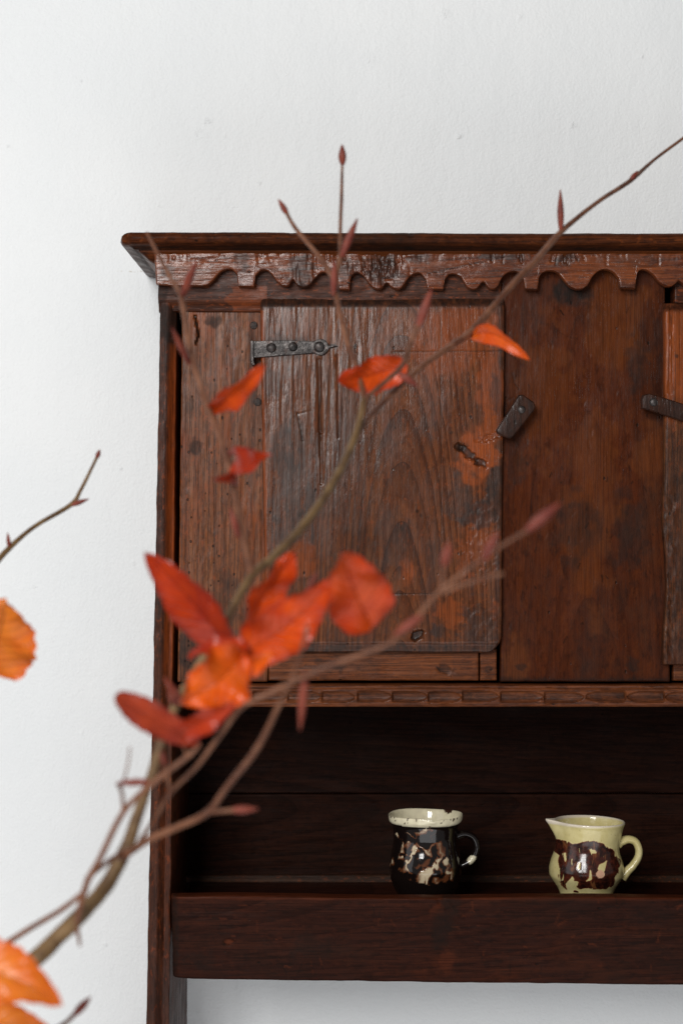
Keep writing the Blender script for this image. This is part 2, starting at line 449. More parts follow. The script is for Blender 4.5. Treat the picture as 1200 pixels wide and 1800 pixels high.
M['iron_dark'] = iron_dark()

# ------------------------------------------------------------------ the wall
me = box_mesh('wall', -2.6, 2.6, WALL, WALL + 0.12, 0.0, 3.2, 0)
tag(link('wall', me, M['wall']), 'white painted plaster wall behind the dresser', kind='structure')

# ------------------------------------------------------------------ the dresser
U_END = 1770                               # right end of the piece, outside the picture
root = empty('dresser', (px(1025, 0).x, 0.14, px(0, 2080).z))
tag(root, 'old dark brown wooden dresser with scalloped frieze, plank doors and open shelf', 'dresser')
zero3 = lambda U: [np.zeros(U.shape) for _ in range(3)]

# side panels (their front edge is the post one sees)
def post_h(U, V):
    w = (U - 270)
    inner = sstep(0.45, 1.0, (U - (282 - 25 * (V - 545) / 1255)) / 27.0)
    return -0.010 * inner ** 1.5 + 0.0006 * fbm(U / 12, V / 30, 4)
def post_m(U, V):
    q = (U - (282 - 25 * (V - 545) / 1255)) / 27.0
    a, b, c = zero3(U)
    a = 0.9 * blob(U, V, 296, 565, 22, 40, 0, 0.5, 12, 3) + 0.55 * sstep(0.1, 0.5, fbm(U / 30, V / 60, 5)) * (q < .65) * (V < 1300)
    b = 0.8 * sstep(0.58, 0.72, q + 0.10 * fbm(U / 9, V / 40, 8)) * sstep(560, 640, V) * (1 - sstep(1150, 1260, V))
    return a, b, c
hf_board('side_panel', root, M['post'], lambda v: 282 - 25 * (v - 545) / 1255, lambda v: 309 - 12 * (v - 545) / 1255,
         520, 2080, 0.0, 0.285, 3, post_h, post_m, er=0.002, wob=1.2, seed=4)
hf_board('side_panel', root, M['post'], lambda v: 2050 - (309 - 12 * (v - 545) / 1255), lambda v: 2050 - (282 - 25 * (v - 545) / 1255),
         520, 2080, 0.0, 0.285, 5, None, None, er=0.002, wob=1.2, seed=44)

# worm-eaten stiles beside the doors
def stile_h(U, V):
    return 0.0012 * fbm(U / 30, V / 120, 2) + 0.0004 * fbm(U / 5, V / 60, 3) - 0.003 * seg(U, V, (343, 555), (349, 590), 2.5) - 0.003 * seg(U, V, (349, 590), (344, 604), 2.0)
def stile_m(U, V):
    a, b, c = zero3(U)
    a = np.maximum.reduce([0.85 * blob(U, V, 375, 565, 16, 12, 0, .5, 9, 1), 0.8 * blob(U, V, 345, 785, 12, 16, 0, .5, 9, 2), 0.8 * blob(U, V, 330, 1130, 16, 70, 0, .6, 14, 3),
                           0.6 * blob(U, V, 334, 720, 8, 22, 0, .6, 10, 6), 0.6 * blob(U, V, 446, 640, 9, 90, 0, .5, 14, 7),
                           0.5 * blob(U, V, 400, 1060, 30, 60, 0, .7, 16, 9)])
    b = 0.5 * sstep(0.1, 0.6, fbm(U / 50, V / 130, 12))
    c = np.maximum(seg(U, V, (343, 555), (349, 590), 2.5), seg(U, V, (349, 590), (344, 604), 2.0))
    return a, b, c
hf_board('stile', root, M['stile'], lambda v: 320 - 8 * (v - 550) / 650, 471, 530, 1199, 0.010, 0.018, 2.5, stile_h, stile_m, er=0.002, wob=1.0, seed=6)
hf_board('stile', root, M['stile'], 1584, 1730, 530, 1199, 0.010, 0.018, 5, None, None, er=0.002, wob=1.0, seed=7)

# top rail behind the frieze
def rail_m(U, V):
    a, b, c = zero3(U)
    a = 0.8 * blob(U, V, 284, 515, 12, 30, 0, .4, 8, 2)
    b = 0.45 * (U > 402 + 8 * np.sin(V / 5.0)) * (U < 470) * sstep(500, 506, V)
    return a, b, c
hf_board('top_rail', root, M['rail'], 278, 881, 470, 547, -0.001, 0.030, 2.5, lambda U, V: 0.0008 * fbm(U / 40, V / 12, 3) - 0.006 * sstep(528, 540, V), rail_m,
         edges=(0.003, 0.002, 0.002, 0.003), wob=0.8, seed=8)
hf_board('top_rail', root, M['rail'], 1184, 1772, 470, 533, -0.001, 0.030, 4, None, None, er=0.002, wob=0.8, seed=9)

# centre panel
def pan_h(U, V):
    h = 0.0022 * fbm(U / 120, V / 160, 31, 3) + 0.0003 * fbm(U / 16, V / 26, 33)
    for k in range(46):
        r = random.Random(k * 7 + 1); u, v = r.uniform(885, 1165), r.uniform(540, 1190); a = r.gauss(1.35, 0.4); L = r.uniform(3, 13)
        h = h - 0.00035 * seg(U, V, (u, v), (u + L * math.cos(a), v - L * math.sin(a)), 2.2)
    h = h - 0.0003 * seg(U, V, (900, 655), (903, 672), 2.0) - 0.0003 * seg(U, V, (903, 672), (912, 685), 2.0)
    return h
def pan_m(U, V):
    a, b, c = zero3(U)
    a = np.maximum.reduce([blob(U, V, 1003, 512, 42, 26, 15, .35, 16, 3), 0.55 * blob(U, V, 1010, 930, 40, 60, 0, .8, 22, 5), 0.5 * blob(U, V, 1105, 940, 26, 90, 0, .8, 18, 6),
                           0.45 * blob(U, V, 905, 790, 20, 60, 0, .8, 16, 8), 0.5 * blob(U, V, 1120, 640, 22, 50, 0, .7, 14, 9), 0.7 * blob(U, V, 1112, 1168, 12, 16, 0, .6, 7, 10),
                           0.8 * blob(U, V, 915, 1172, 12, 7, 0, .5, 6, 11), 0.7 * blob(U, V, 1008, 888, 14, 7, -15, .5, 7, 13),
                           0.75 * sstep(1188, 1197, V + 5 * fbm(U / 14, V / 14, 14))])
    b = np.maximum.reduce([0.65 * blob(U, V, 1075, 560, 60, 90, 0, .7, 30, 15), 0.6 * blob(U, V, 1140, 800, 36, 60, 0, .7, 24, 16), 0.55 * blob(U, V, 1040, 900, 50, 160, 0, .8, 30, 17),
                           0.6 * blob(U, V, 905, 1160, 24, 50, 0, .6, 18, 18), 0.45 * blob(U, V, 960, 700, 60, 120, 0, .8, 26, 19)])
    c = 0.4 * np.maximum(seg(U, V, (900, 655), (903, 672), 1.8), seg(U, V, (903, 672), (912, 685), 1.8))
    ring = np.abs(np.hypot((U - 1015) / 46, (V - 560) / 34) - 1 + 0.06 * fbm(U / 14, V / 14, 3))
    c = np.maximum(c, 0.22 * (1 - sstep(0.02, 0.06, ring)) * (U < 1015))
    for k in range(34):
        r = random.Random(k * 13 + 5); u, v = r.uniform(890, 1160), r.uniform(540, 1190); an = r.gauss(1.35, 0.5); L = r.uniform(2, 14)
        c = np.maximum(c, r.uniform(.3, .8) * seg(U, V, (u, v), (u + L * math.cos(an), v - L * math.sin(an)), 1.8))
    return a, b, c
hf_board('centre_panel', root, M['panel'], 879, lambda v: 1168 + 9 * (v - 500) / 700, 468, 1199, 0.004, 0.022, 2.0, pan_h, pan_m, er=0.0025, wob=0.8, seed=10)

# left door
def door_uR(v):
    base = 887 - 6 * (v - 520) / 628
    R = 32.0
    q = np.clip((v - (1148 - R)) / R, 0, 1)
    return base - (R - R * np.sqrt(np.clip(1 - q * q, 0, 1))) * 0.9
DOOR_CHIPS = [(822, 797, 26, 8, 38, 5), (842, 812, 14, 8, 30, 8), (806, 785, 9, 7, 0, 6)]
def door_h(U, V):
    h = 0.0018 * fbm(U / 160, V / 220, 21, 3)
    left = 1 - sstep(600, 720, U)
    h = h + (0.00045 * left * (1 - 0.7 * sstep(640, 900, V)) + 0.00005) * fbm(U / 7, V / 90, 22, 3) + 0.0002 * left * (1 - sstep(700, 900, V)) * fbm(U / 3.0, V / 45, 23, 2)
    h = h - 0.0085 * (1 - sstep(0, 24, V - 519)) ** 1.3                       # worn top bevel
    h = h - 0.0022 * seg(U, V, (561, 632), (563, 760), 4.5) - 0.0012 * seg(U, V, (563, 760), (565, 850), 3.5)
    h = h - 0.0009 * seg(U, V, (592, 625), (594, 770), 2.2)
    h = h - 0.0002 * seg(U, V, (774, 540), (775, 955), 2.0)
    h = h - 0.0003 * seg(U, V, (690, 619), (884, 617), 1.8) - 0.0003 * seg(U, V, (690, 1044), (770, 1043), 1.8)
    h = h - 0.0005 * seg(U, V, (523, 726), (532, 775), 2.2) - 0.0002 * seg(U, V, (524, 728), (545, 722), 1.6)
    for (u, v, a, b, r, s) in DOOR_CHIPS: h = h - 0.0035 * blob(U, V, u, v, a, b, r, .5, 6, s)
    h = h - 0.0020 * blob(U, V, 858, 770, 22, 6, -12, .6, 6, 9)
    rg = blob(U, V, 850, 950, 40, 75, 12, .5, 14, 12)                           # rough torn grain round the knot
    h = h + rg * (0.0009 * fbm(U / 9 + V / 16, V / 14 - U / 20, 25, 3) - 0.0005)
    h = h - 0.0060 * blob(U, V, 733, 1116, 13, 9, -35, .4, 6, 14)
    rc = blob(U, V, 850, 1090, 40, 50, 0, .6, 14, 15)
    h = h + rc * 0.0005 * fbm(U / 8, V / 10, 26, 3)
    h = h - 0.0040 * sstep(1128, 1136, V + 1.5 * fbm(U / 30, V / 30, 3)) * 0.6   # worn lip along the bottom
    return h
def door_m(U, V):
    a, b, c = zero3(U)
    chips = np.maximum.reduce([blob(U, V, u, v, p, q, r, .5, 6, s) for (u, v, p, q, r, s) in DOOR_CHIPS])
    a = np.maximum.reduce([chips, 0.93 * (1 - sstep(535, 546, V + 4 * fbm(U / 18, V / 10, 3))), 0.85 * blob(U, V, 872, 870, 22, 70, 0, .5, 14, 4),  # top bevel blackened: dark stain plus the frieze's shadow put into the colour
                           0.65 * blob(U, V, 510, 860, 40, 110, 0, .7, 22, 5) * (fbm(U / 5, V / 60, 6) > -.3), 0.5 * blob(U, V, 805, 870, 26, 40, 20, .8, 16, 6),
                           0.85 * blob(U, V, 840, 900, 36, 26, 0, .7, 12, 7), 0.65 * blob(U, V, 770, 1108, 14, 14, 0, .6, 8, 8), blob(U, V, 733, 1116, 13, 9, -35, .4, 6, 14),
                           0.55 * blob(U, V, 478, 675, 22, 28, 0, .5, 8, 9), 0.7 * blob(U, V, 870, 690, 12, 40, 0, .6, 12, 10), 0.45 * blob(U, V, 690, 950, 34, 60, 0, .7, 18, 11),
                           0.75 * sstep(1128, 1138, V + 4 * fbm(U / 22, V / 12, 12)) , 0.6 * blob(U, V, 845, 1100, 36, 44, 0, .8, 12, 13),
                           0.55 * (1 - sstep(0, 8, np.abs(U - 880 + 6 * (V - 520) / 628))) , 0.55 * blob(U, V, 500, 610, 50, 22, 0, .6, 14, 16)])
    b = np.maximum.reduce([0.95 * blob(U, V, 838, 800, 36, 52, 10, .6, 16, 20), 0.75 * blob(U, V, 862, 700, 26, 90, 0, .6, 20, 21), 0.6 * blob(U, V, 715, 1003, 15, 26, 0, .4, 10, 22),
                           0.55 * blob(U, V, 800, 600, 80, 60, 0, .7, 26, 23), 0.55 * blob(U, V, 868, 1070, 9, 20, 0, .5, 8, 24), 0.6 * blob(U, V, 790, 1080, 30, 26, 30, .7, 10, 25),
                           0.5 * blob(U, V, 840, 950, 34, 60, 10, .9, 10, 26), 0.45 * blob(U, V, 528, 985, 26, 34, 0, .7, 12, 27),
                           0.7 * (1 - sstep(4, 8, U - 457 - 10 * (V - 520) / 628 + 3 * fbm(U / 9, V / 30, 28))) * (V > 545)])
    a = np.where(chips > .4, chips, a * (1 - 0.85 * blob(U, V, 838, 800, 36, 52, 10, .6, 16, 20)))
    c = np.maximum.reduce([0.40 * seg(U, V, (774, 540), (775, 955), 1.7), 0.45 * seg(U, V, (690, 619), (884, 617), 1.7), 0.5 * seg(U, V, (690, 1044), (770, 1043), 1.7),
                           0.75 * seg(U, V, (523, 726), (532, 775), 1.9), 0.2 * seg(U, V, (524, 728), (545, 722), 1.6), 0.45 * seg(U, V, (561, 632), (563, 800), 3.5),
                           0.8 * blob(U, V, 584, 608, 10, 3, 0, .2, 5, 3)])
    for k in range(40):
        r = random.Random(k * 11 + 3); u, v = r.uniform(475, 870), r.uniform(550, 1120)
        c = np.maximum(c, r.uniform(.3, .8) * blob(U, V, u, v, r.uniform(1.5, 4), r.uniform(2, 6), r.uniform(-30, 30), .5, 5, k))
    return a, b, c
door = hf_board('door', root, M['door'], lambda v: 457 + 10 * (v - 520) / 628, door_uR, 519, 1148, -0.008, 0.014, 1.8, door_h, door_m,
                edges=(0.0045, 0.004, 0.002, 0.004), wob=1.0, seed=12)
door['label'] = 'broad plank door with arched grain and torn knot, iron strap hinge at its top corner'

# right door, mostly outside the picture
def doorb_h(U, V):
    h = 0.0016 * fbm(U / 160, V / 220, 61, 3) - 0.0085 * (1 - sstep(0, 18, V - 532)) ** 1.3
    h = h - 0.0020 * seg(U, V, (1178, 540), (1176, 690), 3.2) + 0.0012 * blob(U, V, 1185, 600, 7, 120, 0, .2, 14, 3)
    wear = sstep(820, 900, V) * (1 - sstep(1175, 1200, U))
    return h + wear * 0.0028 * fbm(U / 9, V / 22, 63, 3)
def doorb_m(U, V):
    a, b, c = zero3(U)
    a = np.maximum.reduce([0.9 * (1 - sstep(540, 552, V + 3 * fbm(U / 10, V / 8, 3))), 0.75 * sstep(740, 800, V + 40 * fbm(U / 30, V / 40, 6)) * 0.8, blob(U, V, 1188, 626, 4, 4, 0, .2, 5, 3)])  # top bevel blackened like the left door's, frieze shade included
    b = 0.75 * (1 - sstep(700, 760, V + 30 * fbm(U / 20, V / 40, 9)))
    return a, b, c
d2 = hf_board('door', root, M['door_b'], lambda v: 1167 + 3 * np.sin(v / 38.0) * sstep(800, 860, v), 1592, 531, 1168, -0.008, 0.014, 2.2, doorb_h, doorb_m,
              edges=(0.004, 0.004, 0.002, 0.003), wob=1.0, seed=14)
d2['label'] = 'right-hand door with a bright worn edge and dark lower half, half out of view'

# strips under the doors
def low_m(U, V):
    a, b, c = zero3(U)
    wv = 664 + 40 * np.abs((V - 1174) / 20.0) ** 1.5 + 6 * np.sin(V / 3)
    b = 0.40 * (U > wv) * (U < 795)
    a = np.maximum.reduce([0.7 * blob(U, V, 575, 1172, 30, 14, 0, .7, 10, 4), 0.75 * blob(U, V, 780, 1176, 16, 9, 10, .4, 7, 5)])
    c = np.maximum(0.7 * seg(U, V, (767, 1172), (773, 1180), 2.0), 0.4 * seg(U, V, (796, 1178), (792, 1190), 2.0))
    return a, b, c
hf_board('bottom_rail', root, M['mould'], 472, 841, 1140, 1197, 0.009, 0.02, 2.2, lambda U, V: 0.0008 * fbm(U / 40, V / 10, 3) - 0.0015 * blob(U, V, 780, 1176, 16, 9, 10, .4, 7, 5), low_m, er=0.002, wob=.6, seed=15)
hf_board('block', root, M['mould'], 843, 873, 1140, 1197, 0.010, 0.02, 2.2, None, lambda U, V: (0.7 * blob(U, V, 858, 1176, 8, 7, 0, .4, 6, 3), 0 * U, 0 * U), er=0.002, wob=.6, seed=16)
hf_board('bottom_rail', root, M['mould'], 1182, 1582, 1150, 1197, 0.009, 0.02, 4, None, None, er=0.002, wob=.6, seed=17)

# gouge-carved moulding
gouges = [(318, 380, 0), (383, 442, 0), (445, 503, 0), (506, 564, 0), (566, 623, 0), (629, 688, 0), (690, 751, 0), (753, 810, 0), (813, 876, 0), (880, 955, 0), (957, 1025, 0),
          (1029, 1098, 1), (1102, 1166, 1), (1169, 1235, 1)] + [(1238 + 66 * k, 1301 + 66 * k, 1) for k in range(7)]
def gouge_field(U, V):
    g = np.zeros(U.shape)
    for i, (a, b, flip) in enumerate(gouges):
        s = (U - a) / (b - a)
        if flip: s = 1 - s
        ok = (s >= -0.03) & (s <= 1)
        hw = 10.0 * np.where(s > 0.6, np.sqrt(np.clip(1 - ((s - 0.6) / 0.4) ** 2, 0, 1)), 1.0)
        w = np.clip(1 - ((V - 1225 - 0.8 * math.sin(i * 2.1)) / np.maximum(hw, 0.1)) ** 2, 0, 1) ** 0.6
        g = np.maximum(g, np.where(ok, w * np.clip((s + 0.03) / 0.05, 0, 1) * (1 - 0.45 * np.clip(s, 0, 1)), 0))
    return g
def mould_h(U, V):
    return -0.0055 * gouge_field(U, V) + 0.0007 * fbm(U / 30, V / 8, 4) - 0.0016 * seg(U, V, (300, 1209.5), (1800, 1209.5), 2.5) - 0.0014 * sstep(1238, 1240, V)
def mould_m(U, V):
    a, b, c = zero3(U)
    return 0.72 * gouge_field(U, V) * (0.55 + 0.45 * (fbm(U / 9, V / 9, 3) > -.1)) + 0.5 * blob(U, V, 330, 1225, 40, 30, 0, .6, 9, 4), 0.35 * sstep(0, .5, fbm(U / 40, V / 7, 7)), c
hf_board('carved_moulding', root, M['mould'], 313, 1738, 1204, 1243, -0.006, 0.034, 1.5, mould_h, mould_m, edges=(0.002, 0.002, 0.003, 0.0025), wob=0.5, seed=18)

# boards one sees little of: cupboard floor, top and back
zf = px(0, 1207, 0).z
inn0, inn1 = px(309, 0).x, px(1741, 0).x
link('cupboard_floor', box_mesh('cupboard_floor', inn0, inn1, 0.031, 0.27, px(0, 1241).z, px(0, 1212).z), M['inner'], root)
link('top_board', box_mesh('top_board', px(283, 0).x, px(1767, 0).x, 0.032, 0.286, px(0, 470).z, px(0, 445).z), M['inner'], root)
bx0, bx1 = px(288, 0).x, px(1762, 0).x
k2 = D + 0.271
zj = ZC - 495 / F * k2
for (za, zb) in ((ZC + 0.30, ZC + 0.02), (ZC + 0.018, ZC - 0.19), (ZC - 0.1915, zj + 0.0008), (zj - 0.0008, ZC - 0.530)):
    ua, ub = bx0 / k2 * F + 600, bx1 / k2 * F + 600
    va, vb = 900 - (za - ZC) / k2 * F, 900 - (zb - ZC) / k2 * F
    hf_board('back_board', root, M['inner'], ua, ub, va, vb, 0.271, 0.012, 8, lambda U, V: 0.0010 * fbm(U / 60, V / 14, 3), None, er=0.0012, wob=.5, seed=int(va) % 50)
link('batten', box_mesh('batten', bx0 + 0.001, bx1 - 0.001, 0.258, 0.2700, ZC - 0.4985, ZC - 0.4895, 0.001), M['batten'], root)
SH = ZC - 0.4985
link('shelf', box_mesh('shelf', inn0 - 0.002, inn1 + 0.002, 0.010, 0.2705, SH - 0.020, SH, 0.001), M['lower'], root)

# shelf rail
def sr_h(U, V):
    h = 0.0016 * fbm(U / 200, V / 40, 71, 3) + 0.0005 * fbm(U / 30, V / 6, 72)
    h = h - 0.0018 * blob(U, V, 402, 1656, 9, 6, 0, .4, 5, 3) - 0.0015 * blob(U, V, 783, 1590, 16, 10, 30, .5, 8, 4)
    return h
def sr_m(U, V):
    a, b, c = zero3(U)
    sc1 = zero3(U)[0]
    for k in range(70):
        q = random.Random(k * 19 + 2); u, v = q.uniform(310, 1260), q.uniform(1585, 1722); an = q.choice((q.gauss(0, .25), q.gauss(1.2, .5))); L = q.uniform(3, 26)
        sc1 = np.maximum(sc1, q.uniform(.25, .8) * seg(U, V, (u, v), (u + L * math.cos(an), v - L * math.sin(an)), 1.9))
    a = np.maximum.reduce([0.75 * blob(U, V, 307, 1650, 8, 100, 0, .3, 14, 3), 0.7 * blob(U, V, 780, 1620, 22, 60, 25, .6, 16, 5), 0.5 * blob(U, V, 545, 1665, 40, 24, 0, .8, 16, 6), 0.5 * blob(U, V, 360, 1690, 34, 16, 0, .7, 12, 7)])
    b = np.maximum.reduce([0.9 * blob(U, V, 402, 1656, 8, 5, 0, .4, 5, 3), 0.7 * (1 - sstep(1579, 1584, V + 2 * fbm(U / 30, V / 30, 8))), 0.5 * blob(U, V, 785, 1690, 16, 24, 20, .6, 9, 9), 0.5 * blob(U, V, 768, 1598, 14, 9, 0, .6, 7, 10)])
    b = np.maximum(b, sc1 * (fbm(U / 25, V / 25, 44) > 0))
    c = np.maximum.reduce([0.8 * sc1 * (fbm(U / 25, V / 25, 44) <= 0), 0.5 * seg(U, V, (672, 1655), (668, 1664), 2), 0.6 * blob(U, V, 394, 1660, 4, 3, 0, .4, 5, 3)])
    return a, b, c
hf_board('shelf_rail', root, M['lower'], lambda v: 300 + 3 * (v - 1578) / 150, 1752, lambda u: 1576 + 2.0 * (u - 300) / 900 + 1.5 * np.sin(u / 90), lambda u: 1722 + 11 * (u - 300) / 900 - 4 * np.exp(-(u - 300) / 25.0),
         -0.012, 0.021, 2.5, sr_h, sr_m, edges=(0.010, 0.006, 0.003, 0.004), wob=0.8, seed=20)

# frieze
pts = [(297, 501.6), (356, 502.7), (373, 494), (384, 481), (395, 473.4), (408, 473.4), (417, 483), (418, 502.7), (447, 504.2), (448.5, 485), (456, 476.7), (465, 474),
       (475.7, 480), (485.5, 493), (496, 501.6), (507, 501.6), (514.7, 490.8), (522, 500.5), (533, 504.8), (544, 500.5), (552.7, 489.7), (561, 481), (570, 478.5), (579, 484), (584, 494), (585, 508),
       (614.4, 509), (616, 487.5), (621, 481), (628.5, 479), (639, 485), (648, 498), (659, 507), (669.7, 507), (679.4, 497), (689, 505), (701, 508.7), (709.5, 500.5), (718, 487.5),
       (729, 480), (740, 480.6), (748.5, 492), (750.5, 508), (779, 509), (780.5, 494), (787.5, 483), (798, 481), (809, 486.4), (818, 500.5), (824, 507), (837, 507), (849, 495), (858, 506),
       (867.7, 508), (875, 502.7), (880.7, 489.7), (891.5, 479), (904.5, 476.7), (915, 481), (920.5, 494), (922, 508), (944.6, 509), (946.5, 487.5), (953, 479), (968, 475), (981, 480),
       (992, 494), (1003, 505), (1018, 508.7), (1031, 502.7), (1039.7, 487.5), (1050.5, 476.7), (1063.5, 472.8), (1078.7, 479), (1087, 489.7), (1089, 506), (1116, 507), (1117.5, 485), (1122, 475.6),
       (1133, 473.4), (1146, 481), (1156.7, 494), (1169.7, 502.7), (1180.5, 502.7), (1189, 496)]
unit = [(u, v - 4) for u, v in pts if 679 < u < 849]
for k in range(3): pts += [(u + 513 + 170 * k, v) for u, v in unit]
pts += [(1702, 495), (1712, 502), (1773, 502)]
pts = [(272, 499.5)] + pts
# smooth the traced line a little (keep the vertical tab sides and the cusps)
den = []
for i in range(len(pts) - 1):
    p0 = np.array(pts[max(i - 1, 0)]); p1 = np.array(pts[i]); p2 = np.array(pts[i + 1]); p3 = np.array(pts[min(i + 2, len(pts) - 1)])
    steep = abs(p2[0] - p1[0]) < 3 or abs(p1[0] - p0[0]) < 3 or abs(p3[0] - p2[0]) < 3 or (p2[0] - p1[0]) > 24
    for s in np.linspace(0, 1, 5)[:-1]:
        if steep: q = p1 + (p2 - p1) * s
        else: q = 0.5 * ((2 * p1) + (-p0 + p2) * s + (2 * p0 - 5 * p1 + 4 * p2 - p3) * s * s + (-p0 + 3 * p1 - 3 * p2 + p3) * s ** 3)
        den.append(q)
den.append(np.array(pts[-1])); den = np.array(den)
oo = np.argsort(den[:, 0], kind='stable'); den = den[oo]
def fr_h(U, V):
    top = 1 - sstep(0, 26, V - 443)
    wearx = 1 - sstep(700, 760, U)
    h = 0.0010 * fbm(U / 60, V / 16, 81, 3) + 0.0004 * fbm(U / 22, V / 3, 82, 3)
    h = h - top * 0.0042 * np.clip(fbm(U / 13, V / 26, 83, 3), 0, 1) * (0.35 + 0.65 * wearx)
    h = h - 0.0022 * wearx * np.clip(fbm(U / 6, V / 30, 84, 2), 0, 1) * sstep(500, 540, U) * (1 - .5 * sstep(620, 640, U) * (1 - sstep(640, 660, U)))
    h = h - 0.0030 * blob(U, V, 672, 470, 34, 26, 0, .5, 10, 5) * np.clip(0.5 + fbm(U / 4, V / 10, 85, 2), 0, 1)
    for k in range(26):
        q = random.Random(k * 23 + 4); u = q.choice((q.uniform(520, 740), q.uniform(880, 915), q.uniform(970, 1015), q.uniform(760, 1190))); v = q.uniform(444, 452); L = q.uniform(4, 16)
        h = h - q.uniform(.0005, .0016) * seg(U, V, (u, v), (u + q.gauss(0, 2.5), v + L), q.uniform(2.0, 4.0))
    h = h - 0.0008 * seg(U, V, (750, 481), (885, 452), 1.6)
    return h
def fr_m(U, V):
    a, b, c = zero3(U)
    a = np.maximum.reduce([0.85 * blob(U, V, 672, 470, 36, 30, 0, .5, 12, 5), 0.8 * blob(U, V, 530, 478, 26, 36, 0, .5, 12, 6), 0.7 * blob(U, V, 425, 455, 16, 22, 0, .6, 9, 7), 0.6 * blob(U, V, 296, 475, 14, 12, 0, .5, 8, 8),
                           0.85 * blob(U, V, 865, 451, 28, 6, 0, .5, 8, 9), 0.8 * blob(U, V, 905, 452, 26, 7, 0, .8, 7, 10), 0.75 * blob(U, V, 995, 458, 20, 15, 0, .7, 8, 11), 0.6 * blob(U, V, 735, 452, 20, 12, 0, .7, 7, 12),
                           0.45 * blob(U, V, 1130, 455, 60, 10, 0, .8, 12, 13), 0.6 * blob(U, V, 610, 470, 22, 26, 0, .7, 10, 15), 0.5 * blob(U, V, 700, 490, 14, 16, 0, .5, 8, 16)])
    b = np.maximum.reduce([0.8 * (1 - sstep(444, 450, V + 2 * fbm(U / 16, V / 16, 17))), 0.45 * blob(U, V, 1080, 470, 110, 26, 0, .8, 14, 18), 0.3 * blob(U, V, 345, 480, 60, 18, 0, .8, 12, 19)])
    c = 0.7 * seg(U, V, (750, 481), (885, 452), 1.5)
    return a, b, c
hf_board('frieze', root, M['frieze'], lambda v: 271 + 6 * np.clip((v - 443) / 60, 0, 1), 1772, 442, lambda u: np.interp(u, den[:, 0], den[:, 1]), -0.016, 0.013, 1.3, fr_h, fr_m,
         er=0.0015, edges=(0.002, 0.002, 0.0025, 0.0015), outline=den, wob=0, seed=22)

# cornice: a moulding mitred round the three sides
def cornice():
    prof = [(0.000, 466), (0.002, 462), (0.008, 456), (0.012, 449), (0.017, 443), (0.0185, 441.5), (0.0185, 439.5), (0.0235, 438), (0.026, 434), (0.031, 430.5), (0.037, 428), (0.040, 424), (0.0415, 419), (0.041, 413.5), (0.038, 409.5), (0.034, 408.0)]
    xl, xr, yf = px(274, 0).x, px(1772, 0).x, -0.001
    prof = [(o, px(0, v, yf - o).z) for o, v in prof]
    ns = 420
    path = []                               # (x sign weight, position fn)
    sideN = 10
    for i in range(sideN): path.append(('L', i / sideN))
    for i in range(ns + 1): path.append(('F', i / ns))
    for i in range(1, sideN + 1): path.append(('R', i / sideN))
    vs = []; mk = []
    for kind, s in path:
        for j, (o, z) in enumerate(prof):
            if kind == 'L': x, y = xl - o, 0.286 + (yf - o - 0.286) * s
            elif kind == 'R': x, y = xr + o, (yf - o) + (0.286 - yf + o) * s
            else: x, y = (xl - o) + (xr - xl + 2 * o) * s, yf - o
            u = x / (D + y) * F + 600
            big = o / 0.04
            n = mnoise.noise(Vector((x * 22, z * 30, y * 22))); n2 = mnoise.noise(Vector((x * 90, z * 60, 3 + y * 90)))
            n3 = mnoise.noise(Vector((x * 6, 0, 5)))
            dz = big * (0.00045 * n + 0.0003 * n2 + 0.0008 * n3) - big * 0.0022 * min(1, max(0, (u - 220) / 700)) * (1 - min(1, max(0, (u - 1000) / 500)))
            dy = big * (0.0007 * n2 + 0.0010 * n)
            if kind == 'F' and abs(u - 722) < 5: dz -= 0.0014 * big * (j > 10)
            if kind == 'F' and abs(u - 516) < 4: dz -= 0.0012 * big * (j > 10)
            # worn round corner
            e = min(1, max(0, (u - 216) / 14)) if kind == 'F' else 1
            x2 = x + (1 - e) * 0.004 * big; y2 = y + (1 - e) * 0.006 * big
            vs.append((x2, y2 - dy * (kind == 'F'), z + dz))
            mk.append((0.55 * (6 <= j <= 8) + 0.5 * max(0, min(1, 2 * n3)), 0.6 * (3 <= j <= 6) * (u > 260) + 0.35 * max(0, n2) * (j > 8), 0))
    n = len(prof); fs = []
    for i in range(len(path) - 1):
        for j in range(n - 1):
            a = i * n + j
            fs.append((a, a + n, a + n + 1, a + 1))
    # top lid and hidden back so that it is a closed body
    topl = [i * n + n - 1 for i in range(len(path))]
    fs.append(topl)
    me = bpy.data.meshes.new('cornice'); me.from_pydata(vs, [], fs)
    setmarks(me, np.array(mk, np.float32)); finish(me, 50)
    return link('cornice', me, M['cornice'], root)
cornice()

# strap hinge with three rose-head nails
ang = [math.radians(a) for a in range(-130, 131, 20)]
out = [(444, 599.5), (500, 598), (552, 600)] + [(563 + 14.5 * math.cos(a), 610 + 14.5 * math.sin(a)) for a in ang] + [(550, 621), (500, 624.5), (444, 629)]
i0 = 3 + len(ang) // 2
out = out[:i0] + [(579, 607), (593, 608), (579, 611.5)] + out[i0 + 1:]
hinge = link('strap_hinge', prism('strap_hinge', out, -0.0125, -0.0075, 0.0012), M['iron'], root)
link('knuckle', prism('knuckle', [(440.5, 598.5), (446, 598.5), (446, 634), (448, 641), (443, 642), (440.5, 636)], -0.0150, 0.012, 0.0012), M['iron'], hinge)
for (u, v, r) in ((477, 611.5, 9), (515, 609.5, 8.5), (561, 610, 10)):
    link('nail', dome('nail', u, v, -0.0122, r, 0.0042), M['iron'], hinge)
for (u, v) in ((446, 572), (453, 707)):
    link('nail', dome('nail', u, v, 0.0100, 7.0, 0.0010), M['iron_dark'], root)

